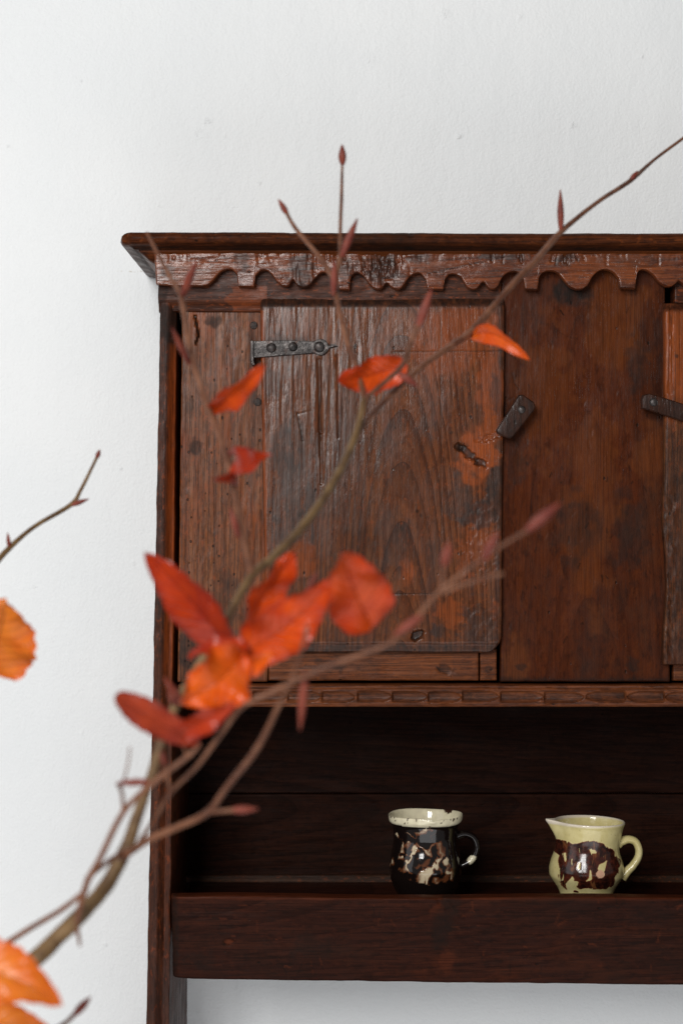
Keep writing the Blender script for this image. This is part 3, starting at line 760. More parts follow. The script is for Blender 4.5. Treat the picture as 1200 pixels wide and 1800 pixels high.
# turn buttons
b1 = link('turn_button', prism('turn_button', [(911, 694), (919, 693.5), (938, 707), (941, 715), (938, 722), (902, 767), (896, 771), (888, 769), (873, 761), (871.5, 756)], -0.020, -0.009, 0.003), M['button'], root)
link('nail', dome('nail', 916, 720, -0.0198, 7.0, 0.003), M['iron'], b1)
link('pivot', dome('pivot', 917, 722, 0.0035, 9.0, 0.016), M['button'], b1)
b1['label'] = 'turn button slanting across the left door edge'
b2 = link('turn_button', prism('turn_button', [(1127, 701), (1130, 694), (1140, 691.5), (1152, 694), (1200, 709.5), (1243, 721), (1248, 730), (1243, 752), (1200, 740.5), (1140, 721), (1128, 718)], -0.020, -0.009, 0.003), M['button'], root)
link('nail', dome('nail', 1147.5, 707, -0.0198, 7.5, 0.003), M['iron'], b2)
link('pivot', dome('pivot', 1147.5, 708, 0.0035, 9.0, 0.016), M['button'], b2)
b2['label'] = 'turn button holding the right door shut'

# ------------------------------------------------------------------ jugs
def glaze(name, fn, rough=0.09):
    t = NT(name)
    co = t.n('TexCoord').outputs['Object']
    at = t.n('Attribute', None, attribute_name='mark')
    ms = t.n('SeparateColor', {0: at.outputs['Color']}).outputs
    col, extra = fn(t, co, ms)
    h = t.m('ADD', t.m('MULTIPLY', t.noise(co, 60, 2), 0.0009), t.m('MULTIPLY', extra, 0.0004))
    return t.done(t.bsdf(Base_Color=col, Roughness=t.rng(t.noise(co, 150, 3), 0.3, 0.7, rough * .7, rough * 1.6), Normal=t.bump(h, 0.6), Specular_IOR_Level=0.55))

CREAM = (0.66, 0.58, 0.36)
def fn1(t, co, ms):
    w = t.n('TexNoise', {'Vector': co, 'Scale': 38.0, 'Detail': 3.0, 'Roughness': 0.5}).outputs['Color']
    wc = t.vm('ADD', co, t.vm('MULTIPLY', t.vm('SUBTRACT', w, (0.5, 0.5, 0.5)), (0.06, 0.02, 0.06)))
    sw = t.noise(t.vm('MULTIPLY', wc, (1, 0.4, 0.75)), 24, 1.5, 0.45, 0.6)
    v = t.m('ADD', t.m('MULTIPLY', t.m('SINE', t.m('MULTIPLY', sw, 34.0)), 0.17), t.m('MULTIPLY', t.noise(wc, 30, 3, 0.6), 0.93))
    f_br = t.m('MULTIPLY', t.rng(v, 0.43, 0.53), ms[0])
    f_cr = t.m('MULTIPLY', t.rng(v, 0.53, 0.70), ms[0])
    base = (0.0065, 0.004, 0.0035)
    col = t.mix(f_br, base, (0.115, 0.037, 0.014))
    col = t.mix(f_cr, col, (0.56, 0.46, 0.31))
    cream = t.mix(t.rng(t.noise(co, 120, 3), 0.35, 0.7), (0.62, 0.56, 0.40), (0.72, 0.66, 0.47))
    col = t.mix(ms[1], col, cream)
    col = t.mix(ms[2], col, (0.035, 0.014, 0.009))
    return col, f_cr
def fn2(t, co, ms):
    n = t.noise(co, 55, 4, 0.55)
    col = t.mix(t.rng(n, 0.35, 0.7), (0.57, 0.485, 0.215), (0.66, 0.575, 0.29))
    col = t.mix(t.m('MULTIPLY', t.rng(t.noise(co, 420, 2), 0.66, 0.74), 0.5), col, (0.25, 0.17, 0.08))
    br = t.mix(t.rng(t.noise(co, 130, 4, 0.6), 0.35, 0.7), (0.016, 0.0055, 0.0045), (0.085, 0.018, 0.009))
    edge = t.mix(t.rng(ms[0], 0.35, 0.8), (0.16, 0.03, 0.012), br)
    strk = t.rng(t.noise(t.vm('MULTIPLY', co, (150, 60, 26)), 1, 3, 0.6, 0.6), 0.56, 0.66)
    br2_ = t.mix(t.m('MULTIPLY', strk, 0.75), edge, (0.20, 0.075, 0.026))
    col = t.mix(t.rng(t.m('SUBTRACT', ms[0], t.m('MULTIPLY', t.rng(t.noise(t.vm('MULTIPLY', co, (190, 60, 40)), 1, 2, 0.5, 0.4), 0.60, 0.70), 0.75)), 0.2, 0.45), col, br2_)
    col = t.mix(ms[1], col, (0.62, 0.36, 0.24))
    col = t.mix(ms[2], col, (0.66, 0.58, 0.47))
    return col, ms[0]
M['glaze1'] = glaze('marbled_dark_glaze', fn1, 0.07)
M['glaze2'] = glaze('cream_splashed_glaze', fn2, 0.13)

def lathe(name, prof, deform=None, marks=None, n=220, m=170):
    """prof: (r, z) from the outer foot up over the lip and down the inside"""
    P = np.array(prof, float)
    seg_ = np.concatenate([[0], np.cumsum(np.hypot(*np.diff(P, axis=0).T))])
    # smooth resample
    q = np.linspace(0, seg_[-1], m)
    r = np.interp(q, seg_, P[:, 0]); z = np.interp(q, seg_, P[:, 1])
    for _ in range(3):
        r[1:-1] = (r[:-2] + 2 * r[1:-1] + r[2:]) / 4; z[1:-1] = (z[:-2] + 2 * z[1:-1] + z[2:]) / 4
    A = np.linspace(0, 2 * np.pi, n, endpoint=False)
    R, TH = np.meshgrid(r, A, indexing='ij'); Zz = np.meshgrid(z, A, indexing='ij')[0]
    Q = np.meshgrid(q / seg_[-1], A, indexing='ij')[0]
    X, Y = R * np.cos(TH), R * np.sin(TH)
    if deform: X, Y, Zz = deform(X, Y, Zz, TH, R)
    vs = np.stack([X, Y, Zz], -1).reshape(-1, 3)
    idx = np.arange(m * n).reshape(m, n); nx = np.roll(idx, -1, 1)
    fs = np.stack([idx[:-1], nx[:-1], nx[1:], idx[1:]], -1).reshape(-1, 4).tolist()
    fs.append(idx[0][::-1].tolist()); fs.append(idx[-1].tolist())
    me = bpy.data.meshes.new(name); me.from_pydata(vs.tolist(), [], fs)
    if marks:
        setmarks(me, np.stack([np.clip(a, 0, 1) for a in marks(X, Y, Zz, Q)], -1).reshape(-1, 3))
    finish(me, 70)
    return me

def sweep(name, pts, rad, n=12, flat=1.0, up=Vector((0, 1, 0)), sub=6, caps=True, noise_=0.0):
    """tube through smoothed points; rad is one radius or one for each point"""
    P = [Vector(p) for p in pts]
    rr = rad if isinstance(rad, (list, tuple)) else [rad] * len(P)
    C2, R2 = [], []
    for i in range(len(P) - 1):
        p0, p1, p2, p3 = P[max(i - 1, 0)], P[i], P[i + 1], P[min(i + 2, len(P) - 1)]
        for k in range(sub):
            s = k / sub
            C2.append(0.5 * ((2 * p1) + (p2 - p0) * s + (2 * p0 - 5 * p1 + 4 * p2 - p3) * s * s + (3 * p1 - p0 - 3 * p2 + p3) * s ** 3))
            R2.append(rr[i] + (rr[i + 1] - rr[i]) * s)
    C2.append(P[-1]); R2.append(rr[-1])
    vs, fs = [], []
    nrm = None
    for i, c in enumerate(C2):
        t = (C2[min(i + 1, len(C2) - 1)] - C2[max(i - 1, 0)]).normalized()
        if nrm is None:
            nrm = (up - t * up.dot(t))
            if nrm.length < 1e-4: nrm = Vector((1, 0, 0)) - t * t.x
        nrm = (nrm - t * nrm.dot(t)).normalized()
        b = t.cross(nrm)
        for k in range(n):
            a = 2 * math.pi * k / n
            r = R2[i]
            if noise_: r *= 1 + noise_ * mnoise.noise(c * 120 + Vector((math.cos(a), math.sin(a), 0)))
            vs.append(c + nrm * (r * flat * math.cos(a)) + b * (r * math.sin(a)))
    for i in range(len(C2) - 1):
        for k in range(n):
            fs.append((i * n + k, i * n + (k + 1) % n, (i + 1) * n + (k + 1) % n, (i + 1) * n + k))
    if caps:
        fs.append(tuple(range(n))[::-1]); e = (len(C2) - 1) * n; fs.append(tuple(range(e, e + n)))
    me = bpy.data.meshes.new(name); me.from_pydata([tuple(v) for v in vs], [], fs); finish(me, 60)
    return me

YJ = 0.10; KJ = (D + YJ) / F                # metres for one pixel at the jugs
# --- dark marbled jug
c1 = px(747.5, 0, YJ).x
j1 = empty('jug', (c1, YJ, SH))
tag(j1, 'dark brown glazed earthenware jug with cream rim and marbled swirl on shelf', 'jug', 'jugs on the shelf')
zr = (ZC - 529 * KJ) - SH
pr = [(0.0305, 0.0), (0.0325, 0.001), (0.0325, 0.006), (0.0345, 0.014), (0.0405, 0.025), (0.0448, 0.038), (0.0456, 0.050), (0.0440, 0.064), (0.0413, 0.078), (0.0405, 0.088), (0.0418, zr - 0.0135),
      (0.0438, zr - 0.0105), (0.0462, zr - 0.0098), (0.0468, zr - 0.005), (0.0473, zr - 0.0008), (0.0463, zr), (0.0448, zr - 0.0012), (0.0425, zr - 0.008), (0.039, zr - 0.028), (0.041, 0.05), (0.036, 0.018), (0.010, 0.008)]
def def1(X, Y, Z, TH, R):
    a = (TH - math.radians(-82) + math.pi) % (2 * math.pi) - math.pi
    f = np.exp(-(a / 0.16) ** 2) * np.clip((Z - (zr - 0.012)) / 0.012, 0, 1)
    Z = Z - 0.0022 * f * (Z > zr - 0.006); s = 1 + 0.05 * f
    lip = 0.0007 * np.sin(TH * 3 + 1) * np.clip((Z - 0.09) / 0.02, 0, 1)
    return X * s, Y * s, Z + lip
cp = lambda pl, s, ou, ov, cu: [((x / s + ou - cu) * KJ, (ZC - (y / s + ov - 900) * KJ) - SH) for x, y in pl]
poly1 = cp([(285, 420), (340, 382), (430, 398), (470, 368), (600, 362), (700, 385), (705, 412), (610, 420), (585, 460), (685, 490), (668, 580), (700, 640), (745, 720), (795, 770), (775, 830), (700, 852), (640, 832), (600, 862), (520, 866), (430, 842), (360, 822), (290, 750), (180, 690), (200, 600), (240, 650), (262, 600), (285, 540), (300, 480), (230, 400), (240, 390)], 5.217, 650, 1390, 747.5)
def marks1(X, Y, Z, Q):
    n1 = 0.0016 * fbm(X * 260, Z * 260, 3); n2 = 0.0016 * fbm(X * 260 + 9, Z * 260, 4)
    # the front is seen at about 8 degrees from above: allow for it when laying out the swirl
    a = (inpoly(X + n1, Z + n2 + Y * 0.2, poly1) & (Y < 0)).astype(float)
    inside = (Q > 0.52)
    rim = ((Z > zr - 0.0112) | inside).astype(float)
    edge = (np.abs(np.hypot(X, Y) - 0.0470) < 0.0012) & (Z > zr - 0.004) & (fbm(X * 300, Y * 300, 7) > 0.30)
    chip = ((X - 0.030) ** 2 + (Z - zr) ** 2 < 0.0055 ** 2) & (Y > 0)
    dots = np.zeros(X.shape, bool)
    for (x, z, r) in ((-0.0275, -0.0075, .0011), (-0.0235, -.006, .0007), (0.018, -0.006, .0011), (0.033, -0.004, .0011), (-0.039, -.006, .001), (0.003, -.0105, .0012)):
        dots |= ((X - x) ** 2 + (Z - zr - z) ** 2 < r * r) & (Y < 0) & ~inside
    return a, rim, (edge | chip | dots).astype(float)
o = link('body', lathe('body', pr, def1, marks1), M['glaze1']); o.parent = j1
hx = lambda u, v, cu, ov=0.0: Vector(((u - cu) * KJ, ov, (ZC - (v - 900) * KJ) - SH))
hp = [hx(u, v, 747.5) for u, v in ((799, 1472), (806, 1468), (818, 1466), (831, 1472), (837, 1485), (835, 1500), (826, 1513), (812, 1521), (799, 1524))]
me = sweep('handle', hp, [0.0056, 0.0050, 0.0047, 0.0045, 0.0045, 0.0045, 0.0047, 0.0050, 0.0056], 16, 1.25)
o = link('handle', me, M['glaze1']); o.parent = j1
cs = np.array([v.co for v in me.vertices]); tp = hx(829, 1511, 747.5)
mkh = np.zeros((len(cs), 3)); mkh[:, 1] = (np.hypot(cs[:, 0] - tp.x, cs[:, 2] - tp.z) < 0.0058) & (cs[:, 1] < 0.001)
setmarks(me, mkh)

# --- cream jug with a brown splash
CU = 1030
c2 = px(CU, 0, YJ).x
j2 = empty('jug', (c2, YJ, SH))
tag(j2, 'cream glazed earthenware jug with pouring lip and dark brown splash on shelf', 'jug', 'jugs on the shelf')
zr2 = (ZC - 541 * KJ) - SH
pr2 = [(0.0300, 0.0), (0.0318, 0.001), (0.0322, 0.006), (0.0325, 0.012), (0.0338, 0.0185), (0.0366, 0.0247), (0.0412, 0.0311), (0.0468, 0.040), (0.0473, 0.049), (0.0452, 0.058), (0.0418, 0.067), (0.0402, 0.074), (0.0402, 0.084), (0.0415, zr2 - 0.014), (0.0428, zr2 - 0.006),
       (0.0440, zr2 - 0.0045), (0.0446, zr2 - 0.002), (0.0442, zr2), (0.0425, zr2), (0.0412, zr2 - 0.003), (0.0385, zr2 - 0.025), (0.042, 0.050), (0.036, 0.022), (0.010, 0.010)]
def def2(X, Y, Z, TH, R):
    a = (TH - math.radians(188) + math.pi) % (2 * math.pi) - math.pi
    f = np.exp(-(np.abs(a) / 0.20) ** 1.6) * sstep(zr2 - 0.030, zr2, Z) * (R > 0.03)
    s = 1 + 0.30 * f
    X, Y = X * s, Y * s
    up = sstep(zr2 - 0.05, zr2, Z)
    X = X + 0.0042 * up                                    # the thrown body leans a little
    return X, Y, Z + 0.002 * f - 0.03 * up * (X - 0.004)
S2 = 5.714
polyA = cp([(190, 375), (260, 390), (330, 430), (400, 425), (450, 405), (550, 405), (640, 425), (670, 460), (740, 480), (765, 520), (760, 540), (820, 570), (845, 615), (800, 670), (800, 720), (760, 760), (755, 845), (700, 845), (690, 870), (600, 878), (540, 870), (480, 865), (400, 870), (375, 840), (400, 800), (350, 800), (340, 740), (300, 790), (270, 820), (300, 890), (240, 830), (210, 740), (215, 640), (225, 540), (190, 490)], S2, 940, 1410, CU)
holesA = [cp(h_, S2, 940, 1410, CU) for h_ in ([(258, 510), (290, 510), (290, 580), (265, 625)], [(390, 610), (422, 608), (408, 690), (378, 675)], [(500, 670), (520, 700), (527, 790), (450, 805), (490, 760)],
          [(590, 630), (690, 588), (650, 695), (572, 690)], [(488, 478), (560, 482), (582, 522), (520, 528)])]
drips = [cp(h_, S2, 940, 1410, CU) for h_ in ([(358, 885), (400, 900), (402, 950), (365, 965)], [(440, 925), (452, 935), (448, 960), (438, 955)])]
chip2 = cp([(605, 728)], S2, 940, 1410, CU)[0]
def marks2(X, Y, Z, Q):
    n1 = 0.0017 * fbm(X * 190, Z * 190, 13, 3); n2 = 0.0017 * fbm(X * 260 + 9, Z * 130, 14, 3)
    Zs = Z + Y * 0.2
    front = (Y < 0.004) & (Q < 0.52)
    a = np.zeros(X.shape)
    for k in range(9):                       # soft rim to the splash
        ox, oz = 0.0009 * math.cos(k * 0.7), 0.0009 * math.sin(k * 0.7)
        m_ = inpoly(X + n1 + ox, Zs + n2 + oz, polyA)
        for h_ in holesA: m_ &= ~inpoly(X + n1 * .5 + ox, Zs + n2 * .5 + oz, h_)
        for h_ in drips: m_ |= inpoly(X + n1 + ox, Zs + n2 * .4 + oz, h_)
        a += m_ / 9.0
    a = a * front
    q = np.hypot((X - chip2[0]) / 0.0060, (Zs - chip2[1]) / 0.0052) + 0.15 * fbm(X * 300, Z * 300, 5)
    g = (1 - sstep(0.85, 1.0, q)) * front
    return a * (1 - g), g, (sstep(zr2 - 0.0045, zr2 - 0.002, Z) * (Q > 0.40) * (Q < 0.60))
o = link('body', lathe('body', pr2, def2, marks2), M['glaze2']); o.parent = j2
hp = [hx(u, v, CU) for u, v in ((1084, 1484), (1091, 1479), (1104, 1475.5), (1116, 1480), (1122, 1494), (1120, 1508), (1111, 1522), (1101, 1532), (1092, 1543))]
me = sweep('handle', hp, [0.0068, 0.0058, 0.0050, 0.0048, 0.0047, 0.0047, 0.0050, 0.0056, 0.0066], 18, 1.3)
setmarks(me, np.zeros((len(me.vertices), 3)))
o = link('handle', me, M['glaze2']); o.parent = j2

# ------------------------------------------------------------------ beech branches in front
def bark_mat(name, a, b, c):
    t = NT(name)
    co = t.n('TexCoord').outputs['Object']
    n = t.noise(co, 55, 4, 0.6); n2 = t.noise(co, 400, 3, 0.6)
    col = t.mix(t.rng(n, 0.35, 0.65), a, b)
    col = t.mix(t.m('MULTIPLY', t.rng(n2, 0.55, 0.72), 0.6), col, c)
    return t.done(t.bsdf(Base_Color=col, Roughness=0.5, Specular_IOR_Level=0.22, Normal=t.bump(t.m('MULTIPLY', n2, 0.0006))))
M['bark'] = bark_mat('beech_bark', (0.075, 0.040, 0.018), (0.150, 0.088, 0.036), (0.19, 0.135, 0.080))
M['twig'] = bark_mat('beech_twig_bark', (0.080, 0.029, 0.015), (0.165, 0.068, 0.035), (0.22, 0.125, 0.088))
M['bud'] = bark_mat('beech_bud_scales', (0.105, 0.018, 0.012), (0.17, 0.034, 0.019), (0.22, 0.095, 0.06))

def leaf_mat(name, a, b, edge):
    t = NT(name)
    uv = t.n('UVMap').outputs[0]
    s = t.n('SeparateXYZ', {0: uv}).outputs
    x, y = s[0], t.m('ABSOLUTE', t.m('SUBTRACT', s[1], 0.5))
    co = t.n('TexCoord').outputs['Object']
    n = t.noise(co, 45, 4, 0.6); n2 = t.noise(co, 300, 3, 0.6)
    ph = t.m('FRACT', t.m('SUBTRACT', t.m('MULTIPLY', x, 9.0), t.m('MULTIPLY', y, 5.0)))
    vein = t.rng(t.m('ABSOLUTE', t.m('SUBTRACT', ph, 0.5)), 0.0, 0.10, 1, 0)
    mid = t.rng(y, 0.0, 0.025, 1, 0)
    v = t.m('MAXIMUM', mid, t.m('MULTIPLY', vein, 0.6))
    col = t.mix(t.rng(n, 0.32, 0.68), a, b)
    col = t.mix(t.m('MULTIPLY', t.rng(t.m('ADD', y, t.m('MULTIPLY', n, 0.2)), 0.42, 0.60), 0.6), col, edge)
    col = t.mix(t.m('MULTIPLY', v, 0.6), col, tuple(c * 0.42 for c in a))
    col = t.mix(t.m('MULTIPLY', t.rng(n2, 0.66, 0.76), 0.35), col, (0.10, 0.02, 0.008))
    h = t.m('ADD', t.m('MULTIPLY', v, -0.0005), t.m('MULTIPLY', n2, 0.0002))
    bmp = t.bump(h)
    p = t.bsdf(Base_Color=col, Roughness=0.30, Normal=bmp, Specular_IOR_Level=0.34)
    tr = t.n('BsdfTranslucent', {'Color': col}).outputs[0]
    return t.done(t.n('MixShader', {0: 0.28, 1: p, 2: tr}).outputs[0])
M['leaf_red'] = leaf_mat('leaf_red', (0.30, 0.019, 0.005), (0.43, 0.037, 0.005), (0.19, 0.012, 0.006))
M['leaf_orange'] = leaf_mat('leaf_orange', (0.43, 0.033, 0.003), (0.57, 0.064, 0.004), (0.32, 0.021, 0.004))
M['leaf_amber'] = leaf_mat('leaf_amber', (0.60, 0.115, 0.009), (0.68, 0.180, 0.018), (0.52, 0.075, 0.008))
M['leaf_bright'] = leaf_mat('leaf_bright', (0.60, 0.072, 0.004), (0.70, 0.110, 0.005), (0.50, 0.044, 0.004))
M['leaf_dark'] = leaf_mat('leaf_dark', (0.22, 0.026, 0.014), (0.36, 0.045, 0.014), (0.15, 0.018, 0.013))

def tube_px(name, parent, mat, pts, n=9):
    """pts: (u, v, distance, width in pixels)"""
    P = [pd(u, v, d) for u, v, d, w in pts]
    R = [w * 0.47 / F * (d + max(0, d - 1.30) * 1.15) for u, v, d, w in pts]
    me = sweep(name, P, R, n, 1.0, Vector((0.2, 1, 0.1)), 6, True, 0.10)
    return link(name, me, mat, parent)

def bud(parent, p, q, w):
    """a pointed beech bud from p to q (u, v, distance)"""
    a, b = pd(*p), pd(*q)
    r = w / 2 / F * (p[2] + max(0, p[2] - 1.30) * 1.15)
    sh = [0.45, 0.75, 0.95, 1.0, 0.92, 0.72, 0.45, 0.12]
    P = [a.lerp(b, k / 7) for k in range(8)]
    me = sweep('bud', P, [r * s for s in sh], 8, 1.0, Vector((0.2, 1, 0.1)), 2, True, 0.06)
    return link('bud', me, M['bud'], parent)

def leaf(parent, mat, base, tip, width, roll=0, fold=0.25, curl=0.12, wave=0.05, shape=1.0, twist=0.0, seed=0, stalk=None, side=0.0, blunt=0):
    """an ovate wavy beech leaf between two points (u, v, distance); width in pixels"""
    A, B = pd(*base), pd(*tip)
    ax = B - A; L = ax.length; ax.normalize()
    tocam = (cam.location - (A + B) / 2).normalized()
    nz = (tocam - ax * tocam.dot(ax)).normalized()
    ny = nz.cross(ax)
    W = width / 2 / F * ((A + B) / 2 - cam.location).y
    n, m = 72, 20
    vs, uvs, fs = [], [], []
    for i in range(n + 1):
        t = i / n
        w = (math.sin(math.pi * t ** (0.78 * shape)) ** (0.72 if shape <= 1 and blunt == 0 else 0.42)) * (1 - 0.12 * t) if 0 < t < 1 else 0.0
        w = max(w, 0.012)
        w *= 1 + 0.075 * abs(math.sin(t * math.pi * 9)) + 0.03 * mnoise.noise(Vector((t * 6, seed, 0)))
        ro = math.radians(roll + twist * (t - 0.5))
        y_ = ny * math.cos(ro) + nz * math.sin(ro); z_ = -ny * math.sin(ro) + nz * math.cos(ro)
        for j in range(m + 1):
            s = j / m * 2 - 1
            lat = W * w * s
            hgt = fold * abs(lat) + curl * L * math.sin(math.pi * t) - curl * L * 0.6 * t * t
            hgt += 1.1 * wave * W * (abs(s) ** 1.6) * math.sin(t * 15 + seed * 2.1 + (2.0 if s > 0 else 0)) + 0.05 * W * mnoise.noise(Vector((t * 5, s * 2, seed * 3)))
            hgt -= 0.022 * W * math.cos((t * 9 - abs(s) * 2.5) * 2 * math.pi) * min(1, abs(s) * 1.6)
            p = A + ax * (L * t) + y_ * (lat + side * L * math.sin(math.pi * t)) + z_ * hgt
            vs.append(tuple(p)); uvs.append((t, (s + 1) / 2))
    for i in range(n):
        for j in range(m):
            a = i * (m + 1) + j
            fs.append((a, a + m + 1, a + m + 2, a + 1))
    me = bpy.data.meshes.new('leaf'); me.from_pydata(vs, [], fs)
    ul = me.uv_layers.new(name='UVMap')
    for lp in me.loops: ul.data[lp.index].uv = uvs[lp.vertex_index]
    finish(me, 180)
    o = link('leaf', me, mat, parent)
    if stalk:
        st = sweep('leaf_stalk', [pd(*stalk), (pd(*stalk) + A) / 2 + Vector((0, 0, 0.001)), A + ax * 0.002], [0.0011, 0.0009, 0.0008], 7, 1, Vector((0, 1, 0.1)), 4)
        s_ = link('leaf_stalk', st, M['twig']); s_.parent = o
    return o

b0 = pd(-330, 2250, 1.22)
br = empty('beech_branch', b0)
tag(br, 'arching beech branch with red-orange autumn leaves and pointed buds before the dresser', 'branch', 'cut beech branches')
main = [(-330, 2250, 1.22, 44), (-180, 1930, 1.22, 40), (-60, 1780, 1.22, 36), (55, 1692, 1.22, 33), (105, 1645, 1.23, 32), (150, 1600, 1.23, 31), (190, 1552, 1.24, 29), (222, 1490, 1.25, 26), (243, 1430, 1.26, 21),
        (264, 1370, 1.27, 19), (286, 1300, 1.28, 18), (312, 1235, 1.29, 17), (350, 1170, 1.30, 16), (395, 1095, 1.30, 16), (440, 1015, 1.31, 16), (480, 980, 1.32, 17), (540, 915, 1.34, 16), (590, 840, 1.36, 15), (625, 765, 1.38, 14), (640, 700, 1.39, 11)]
tube_px('stem', br, M['bark'], main, 12)
TW = [
    [(625, 765, 1.38, 11), (665, 715, 1.40, 10), (740, 645, 1.42, 10), (800, 603, 1.44, 13), (832, 578, 1.45, 12), (905, 495, 1.47, 12), (940, 460, 1.48, 13), (985, 408, 1.50, 11), (1050, 355, 1.52, 8), (1108, 317, 1.54, 9), (1150, 280, 1.56, 6), (1215, 232, 1.58, 6)],
    [(640, 702, 1.39, 11), (628, 650, 1.40, 10), (608, 595, 1.41, 11), (592, 525, 1.42, 10), (586, 490, 1.43, 11), (560, 450, 1.44, 9), (520, 402, 1.45, 8), (504, 375, 1.46, 7)],
    [(588, 495, 1.43, 10), (597, 455, 1.44, 9), (598, 400, 1.45, 7), (600, 345, 1.46, 7), (601, 300, 1.47, 5), (602, 275, 1.47, 5)],
    [(640, 702, 1.39, 9), (680, 668, 1.38, 9), (708, 640, 1.37, 10), (722, 600, 1.36, 10), (735, 572, 1.36, 8)],
    [(443, 1008, 1.31, 12), (428, 945, 1.32, 10), (412, 860, 1.33, 12), (390, 780, 1.34, 10), (362, 705, 1.35, 12), (338, 630, 1.36, 10), (326, 565, 1.37, 10), (318, 520, 1.38, 11), (298, 485, 1.39, 8), (270, 432, 1.40, 7), (258, 408, 1.40, 5)],
    [(215, 1507, 1.24, 18), (258, 1478, 1.22, 16), (310, 1455, 1.20, 15), (365, 1428, 1.18, 15), (400, 1382, 1.17, 13), (452, 1315, 1.16, 14), (490, 1240, 1.15, 12), (520, 1175, 1.14, 10), (541, 1100, 1.13, 8)],
    [(365, 1428, 1.18, 10), (400, 1425, 1.17, 9), (420, 1423, 1.17, 9)],
    [(246, 1478, 1.24, 11), (272, 1440, 1.22, 12), (300, 1393, 1.20, 12), (345, 1348, 1.18, 13), (392, 1285, 1.16, 14), (425, 1243, 1.14, 14), (480, 1215, 1.13, 14), (560, 1178, 1.12, 13), (622, 1155, 1.11, 14), (690, 1128, 1.10, 14), (738, 1078, 1.09, 13), (776, 1036, 1.08, 12), (862, 972, 1.07, 10), (930, 930, 1.06, 10)],
    [(776, 1042, 1.08, 9), (820, 1025, 1.08, 8), (884, 1008, 1.08, 7)],
    [(776, 1036, 1.08, 9), (778, 1010, 1.08, 9), (781, 990, 1.08, 9)],
    [(135, 1622, 1.22, 12), (152, 1555, 1.20, 13), (178, 1505, 1.19, 12), (217, 1428, 1.18, 12), (272, 1374, 1.17, 12), (330, 1330, 1.16, 10), (352, 1308, 1.16, 8)],
    [(152, 1545, 1.20, 9), (190, 1515, 1.22, 10), (220, 1495, 1.24, 10)],
    [(-120, 1735, 1.26, 14), (8, 1660, 1.24, 12), (60, 1628, 1.23, 11), (110, 1598, 1.22, 11), (152, 1565, 1.20, 10)],
    [(217, 1428, 1.18, 8), (215, 1395, 1.18, 7), (208, 1378, 1.18, 8)],
    [(212, 1388, 1.18, 5), (224, 1350, 1.18, 4), (229, 1312, 1.18, 3)],
    [(135, 1630, 1.22, 9), (139, 1648, 1.22, 7), (141, 1664, 1.22, 4)],
    [(300, 1393, 1.20, 8), (293, 1360, 1.20, 7), (287, 1340, 1.20, 7)],
]
for i, tw in enumerate(TW): tube_px('twig', br, M['twig'], [(u, v, d, w * (0.72 if i == 7 else 0.88 if i == 5 else 1.0)) for u, v, d, w in tw])
for (p, q, w) in [((985, 408, 1.50), (984, 333, 1.50), 12), ((506, 378, 1.46), (489, 350, 1.46), 11), ((602, 290, 1.47), (601, 254, 1.47), 14), ((600, 452, 1.44), (628, 384, 1.44), 15), ((586, 520, 1.42), (588, 455, 1.42), 13),
                  ((735, 575, 1.36), (758, 508, 1.36), 18), ((320, 522, 1.38), (346, 458, 1.37), 17), ((333, 640, 1.36), (302, 575, 1.35), 13), ((395, 800, 1.34), (436, 785, 1.34), 12), ((420, 945, 1.32), (404, 890, 1.32), 12),
                  ((405, 1424, 1.17), (454, 1422, 1.17), 15), ((537, 1180, 1.13), (527, 1284, 1.13), 16), ((925, 933, 1.06), (984, 884, 1.06), 22), ((780, 995, 1.08), (790, 952, 1.08), 20), ((850, 985, 1.07), (874, 934, 1.07), 18),
                  ((741, 1082, 1.09), (690, 1118, 1.09), 18), ((262, 1374, 1.17), (203, 1377, 1.17), 14), ((290, 1345, 1.20), (283, 1318, 1.20), 13), ((318, 1232, 1.29), (288, 1190, 1.28), 15), ((312, 1240, 1.28), (296, 1215, 1.27), 15),
                  ((1105, 320, 1.54), (1120, 300, 1.54), 9), ((270, 1110, 1.3), (262, 1090, 1.3), 3), ((700, 655, 1.37), (735, 680, 1.37), 14), ((540, 1040, 1.30), (558, 1005, 1.30), 12)]:
    if w > 4: bud(br, p, q, w)
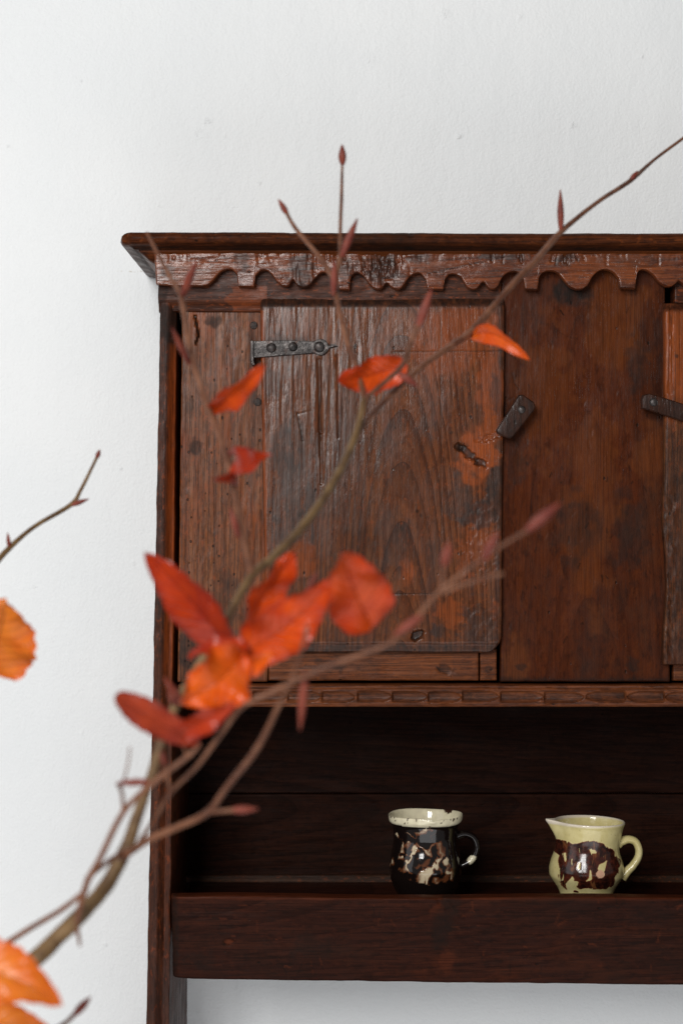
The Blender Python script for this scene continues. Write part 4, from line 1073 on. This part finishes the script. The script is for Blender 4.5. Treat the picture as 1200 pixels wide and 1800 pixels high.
LV = [
    ('leaf_orange', (366, 722, 1.35), (466, 643, 1.33), 46, 28, .5, .05, .22, 0, 0, 1, (350, 690, 1.35)),
    ('leaf_orange', (715, 640, 1.40), (588, 668, 1.39), 66, -14, .35, -.10, .25, 0, .06, 2, (690, 660, 1.40)),
    ('leaf_red', (408, 842, 1.33), (474, 800, 1.31), 62, -48, .9, .02, .20, 40, 0, 3, (405, 840, 1.33)),
    ('leaf_red', (415, 846, 1.33), (378, 842, 1.30), 22, 20, .6, .05, .2, 0, 0, 13, (408, 846, 1.33)),
    ('leaf_bright', (828, 590, 1.45), (926, 636, 1.43), 36, 28, .4, .10, .12, 0, .20, 4, (815, 590, 1.45)),
    ('leaf_red', (406, 1138, 1.29), (254, 974, 1.26), 92, -30, .35, .06, .08, 20, -.05, 5, (410, 1140, 1.30)),
    ('leaf_orange', (424, 1150, 1.27), (584, 1022, 1.24), 98, 12, .25, .05, .20, 0, -.04, 6, (408, 1150, 1.30)),
    ('leaf_orange', (432, 1120, 1.28), (519, 966, 1.26), 72, 34, .45, -.04, .25, -20, .02, 7, (410, 1110, 1.30)),
    ('leaf_orange', (656, 1106, 1.22), (600, 968, 1.15), 118, 6, .16, -.03, .12, 0, .02, 8, (640, 1150, 1.11)),
    ('leaf_bright', (428, 1148, 1.24), (318, 1236, 1.22), 112, -16, .30, .10, .22, 0, .05, 9, (412, 1140, 1.30)),
    ('leaf_bright', (425, 1172, 1.25), (478, 1150, 1.23), 42, 20, .40, .1, .2, 0, 0, 10, (412, 1160, 1.30)),
    ('leaf_red', (440, 1140, 1.26), (330, 1150, 1.26), 44, 45, .3, .12, .2, 0, 0, 15, (412, 1140, 1.30)),
    ('leaf_dark', (352, 1308, 1.16), (202, 1222, 1.14), 58, 8, .3, .0, .14, 0, .02, 11, None, 1.7),
    ('leaf_red', (312, 1292, 1.16), (414, 1236, 1.14), 48, 24, .45, .03, .14, 0, .02, 12, (330, 1328, 1.16)),
]
for k, (m_, a, b, w, ro, fo, cu, wv, tws, sd, se, stk, *shp) in enumerate(LV):
    leaf(br, M[m_], a, b, w, ro, fo, cu, wv, shp[0] if shp else 1.0, tws, se, stk, sd)

br2 = empty('beech_branch', pd(-350, 2260, 1.30))
tag(br2, 'beech branch of amber leaves and a bare twig against the white wall', 'branch', 'cut beech branches')
tube_px('stem', br2, M['bark'], [(-350, 2260, 1.30, 36), (-300, 1980, 1.30, 32), (-250, 1700, 1.32, 28), (-200, 1420, 1.36, 22), (-140, 1180, 1.40, 16), (-70, 1060, 1.43, 12), (-15, 1000, 1.45, 11), (15, 965, 1.46, 11), (62, 925, 1.47, 8), (124, 888, 1.48, 9), (142, 862, 1.48, 7), (160, 826, 1.48, 6), (174, 797, 1.48, 6)], 10)
tube_px('twig', br2, M['twig'], [(-280, 1870, 1.30, 20), (-120, 1880, 1.29, 16), (20, 1850, 1.28, 12), (108, 1803, 1.28, 9), (135, 1778, 1.28, 9)])
tube_px('twig', br2, M['twig'], [(-205, 1440, 1.36, 14), (-160, 1300, 1.35, 11), (-110, 1190, 1.34, 9), (-75, 1150, 1.34, 8)])
tube_px('twig', br2, M['twig'], [(-260, 1760, 1.31, 16), (-180, 1740, 1.28, 12), (-100, 1735, 1.26, 9)])
bud(br2, (130, 1785, 1.28), (160, 1752, 1.28), 15)
bud(br2, (122, 889, 1.48), (157, 877, 1.48), 9)
bud(br2, (170, 806, 1.48), (176, 790, 1.48), 9)
bud(br2, (17, 965, 1.46), (14, 936, 1.46), 8)
leaf(br2, M['leaf_amber'], (-30, 1176, 1.34), (12, 1060, 1.32), 146, 8, .2, .03, .12, 0.95, 0, 21, (-75, 1150, 1.34), -.04, 1)
leaf(br2, M['leaf_amber'], (-100, 1700, 1.08), (105, 1756, 1.04), 118, -18, .25, .12, .14, 1.0, 0, 22, (-100, 1735, 1.26), .03)
leaf(br2, M['leaf_amber'], (-100, 1810, 1.23), (92, 1812, 1.21), 96, -10, .25, .12, .14, 1.0, 0, 23, (-120, 1880, 1.29), .03)
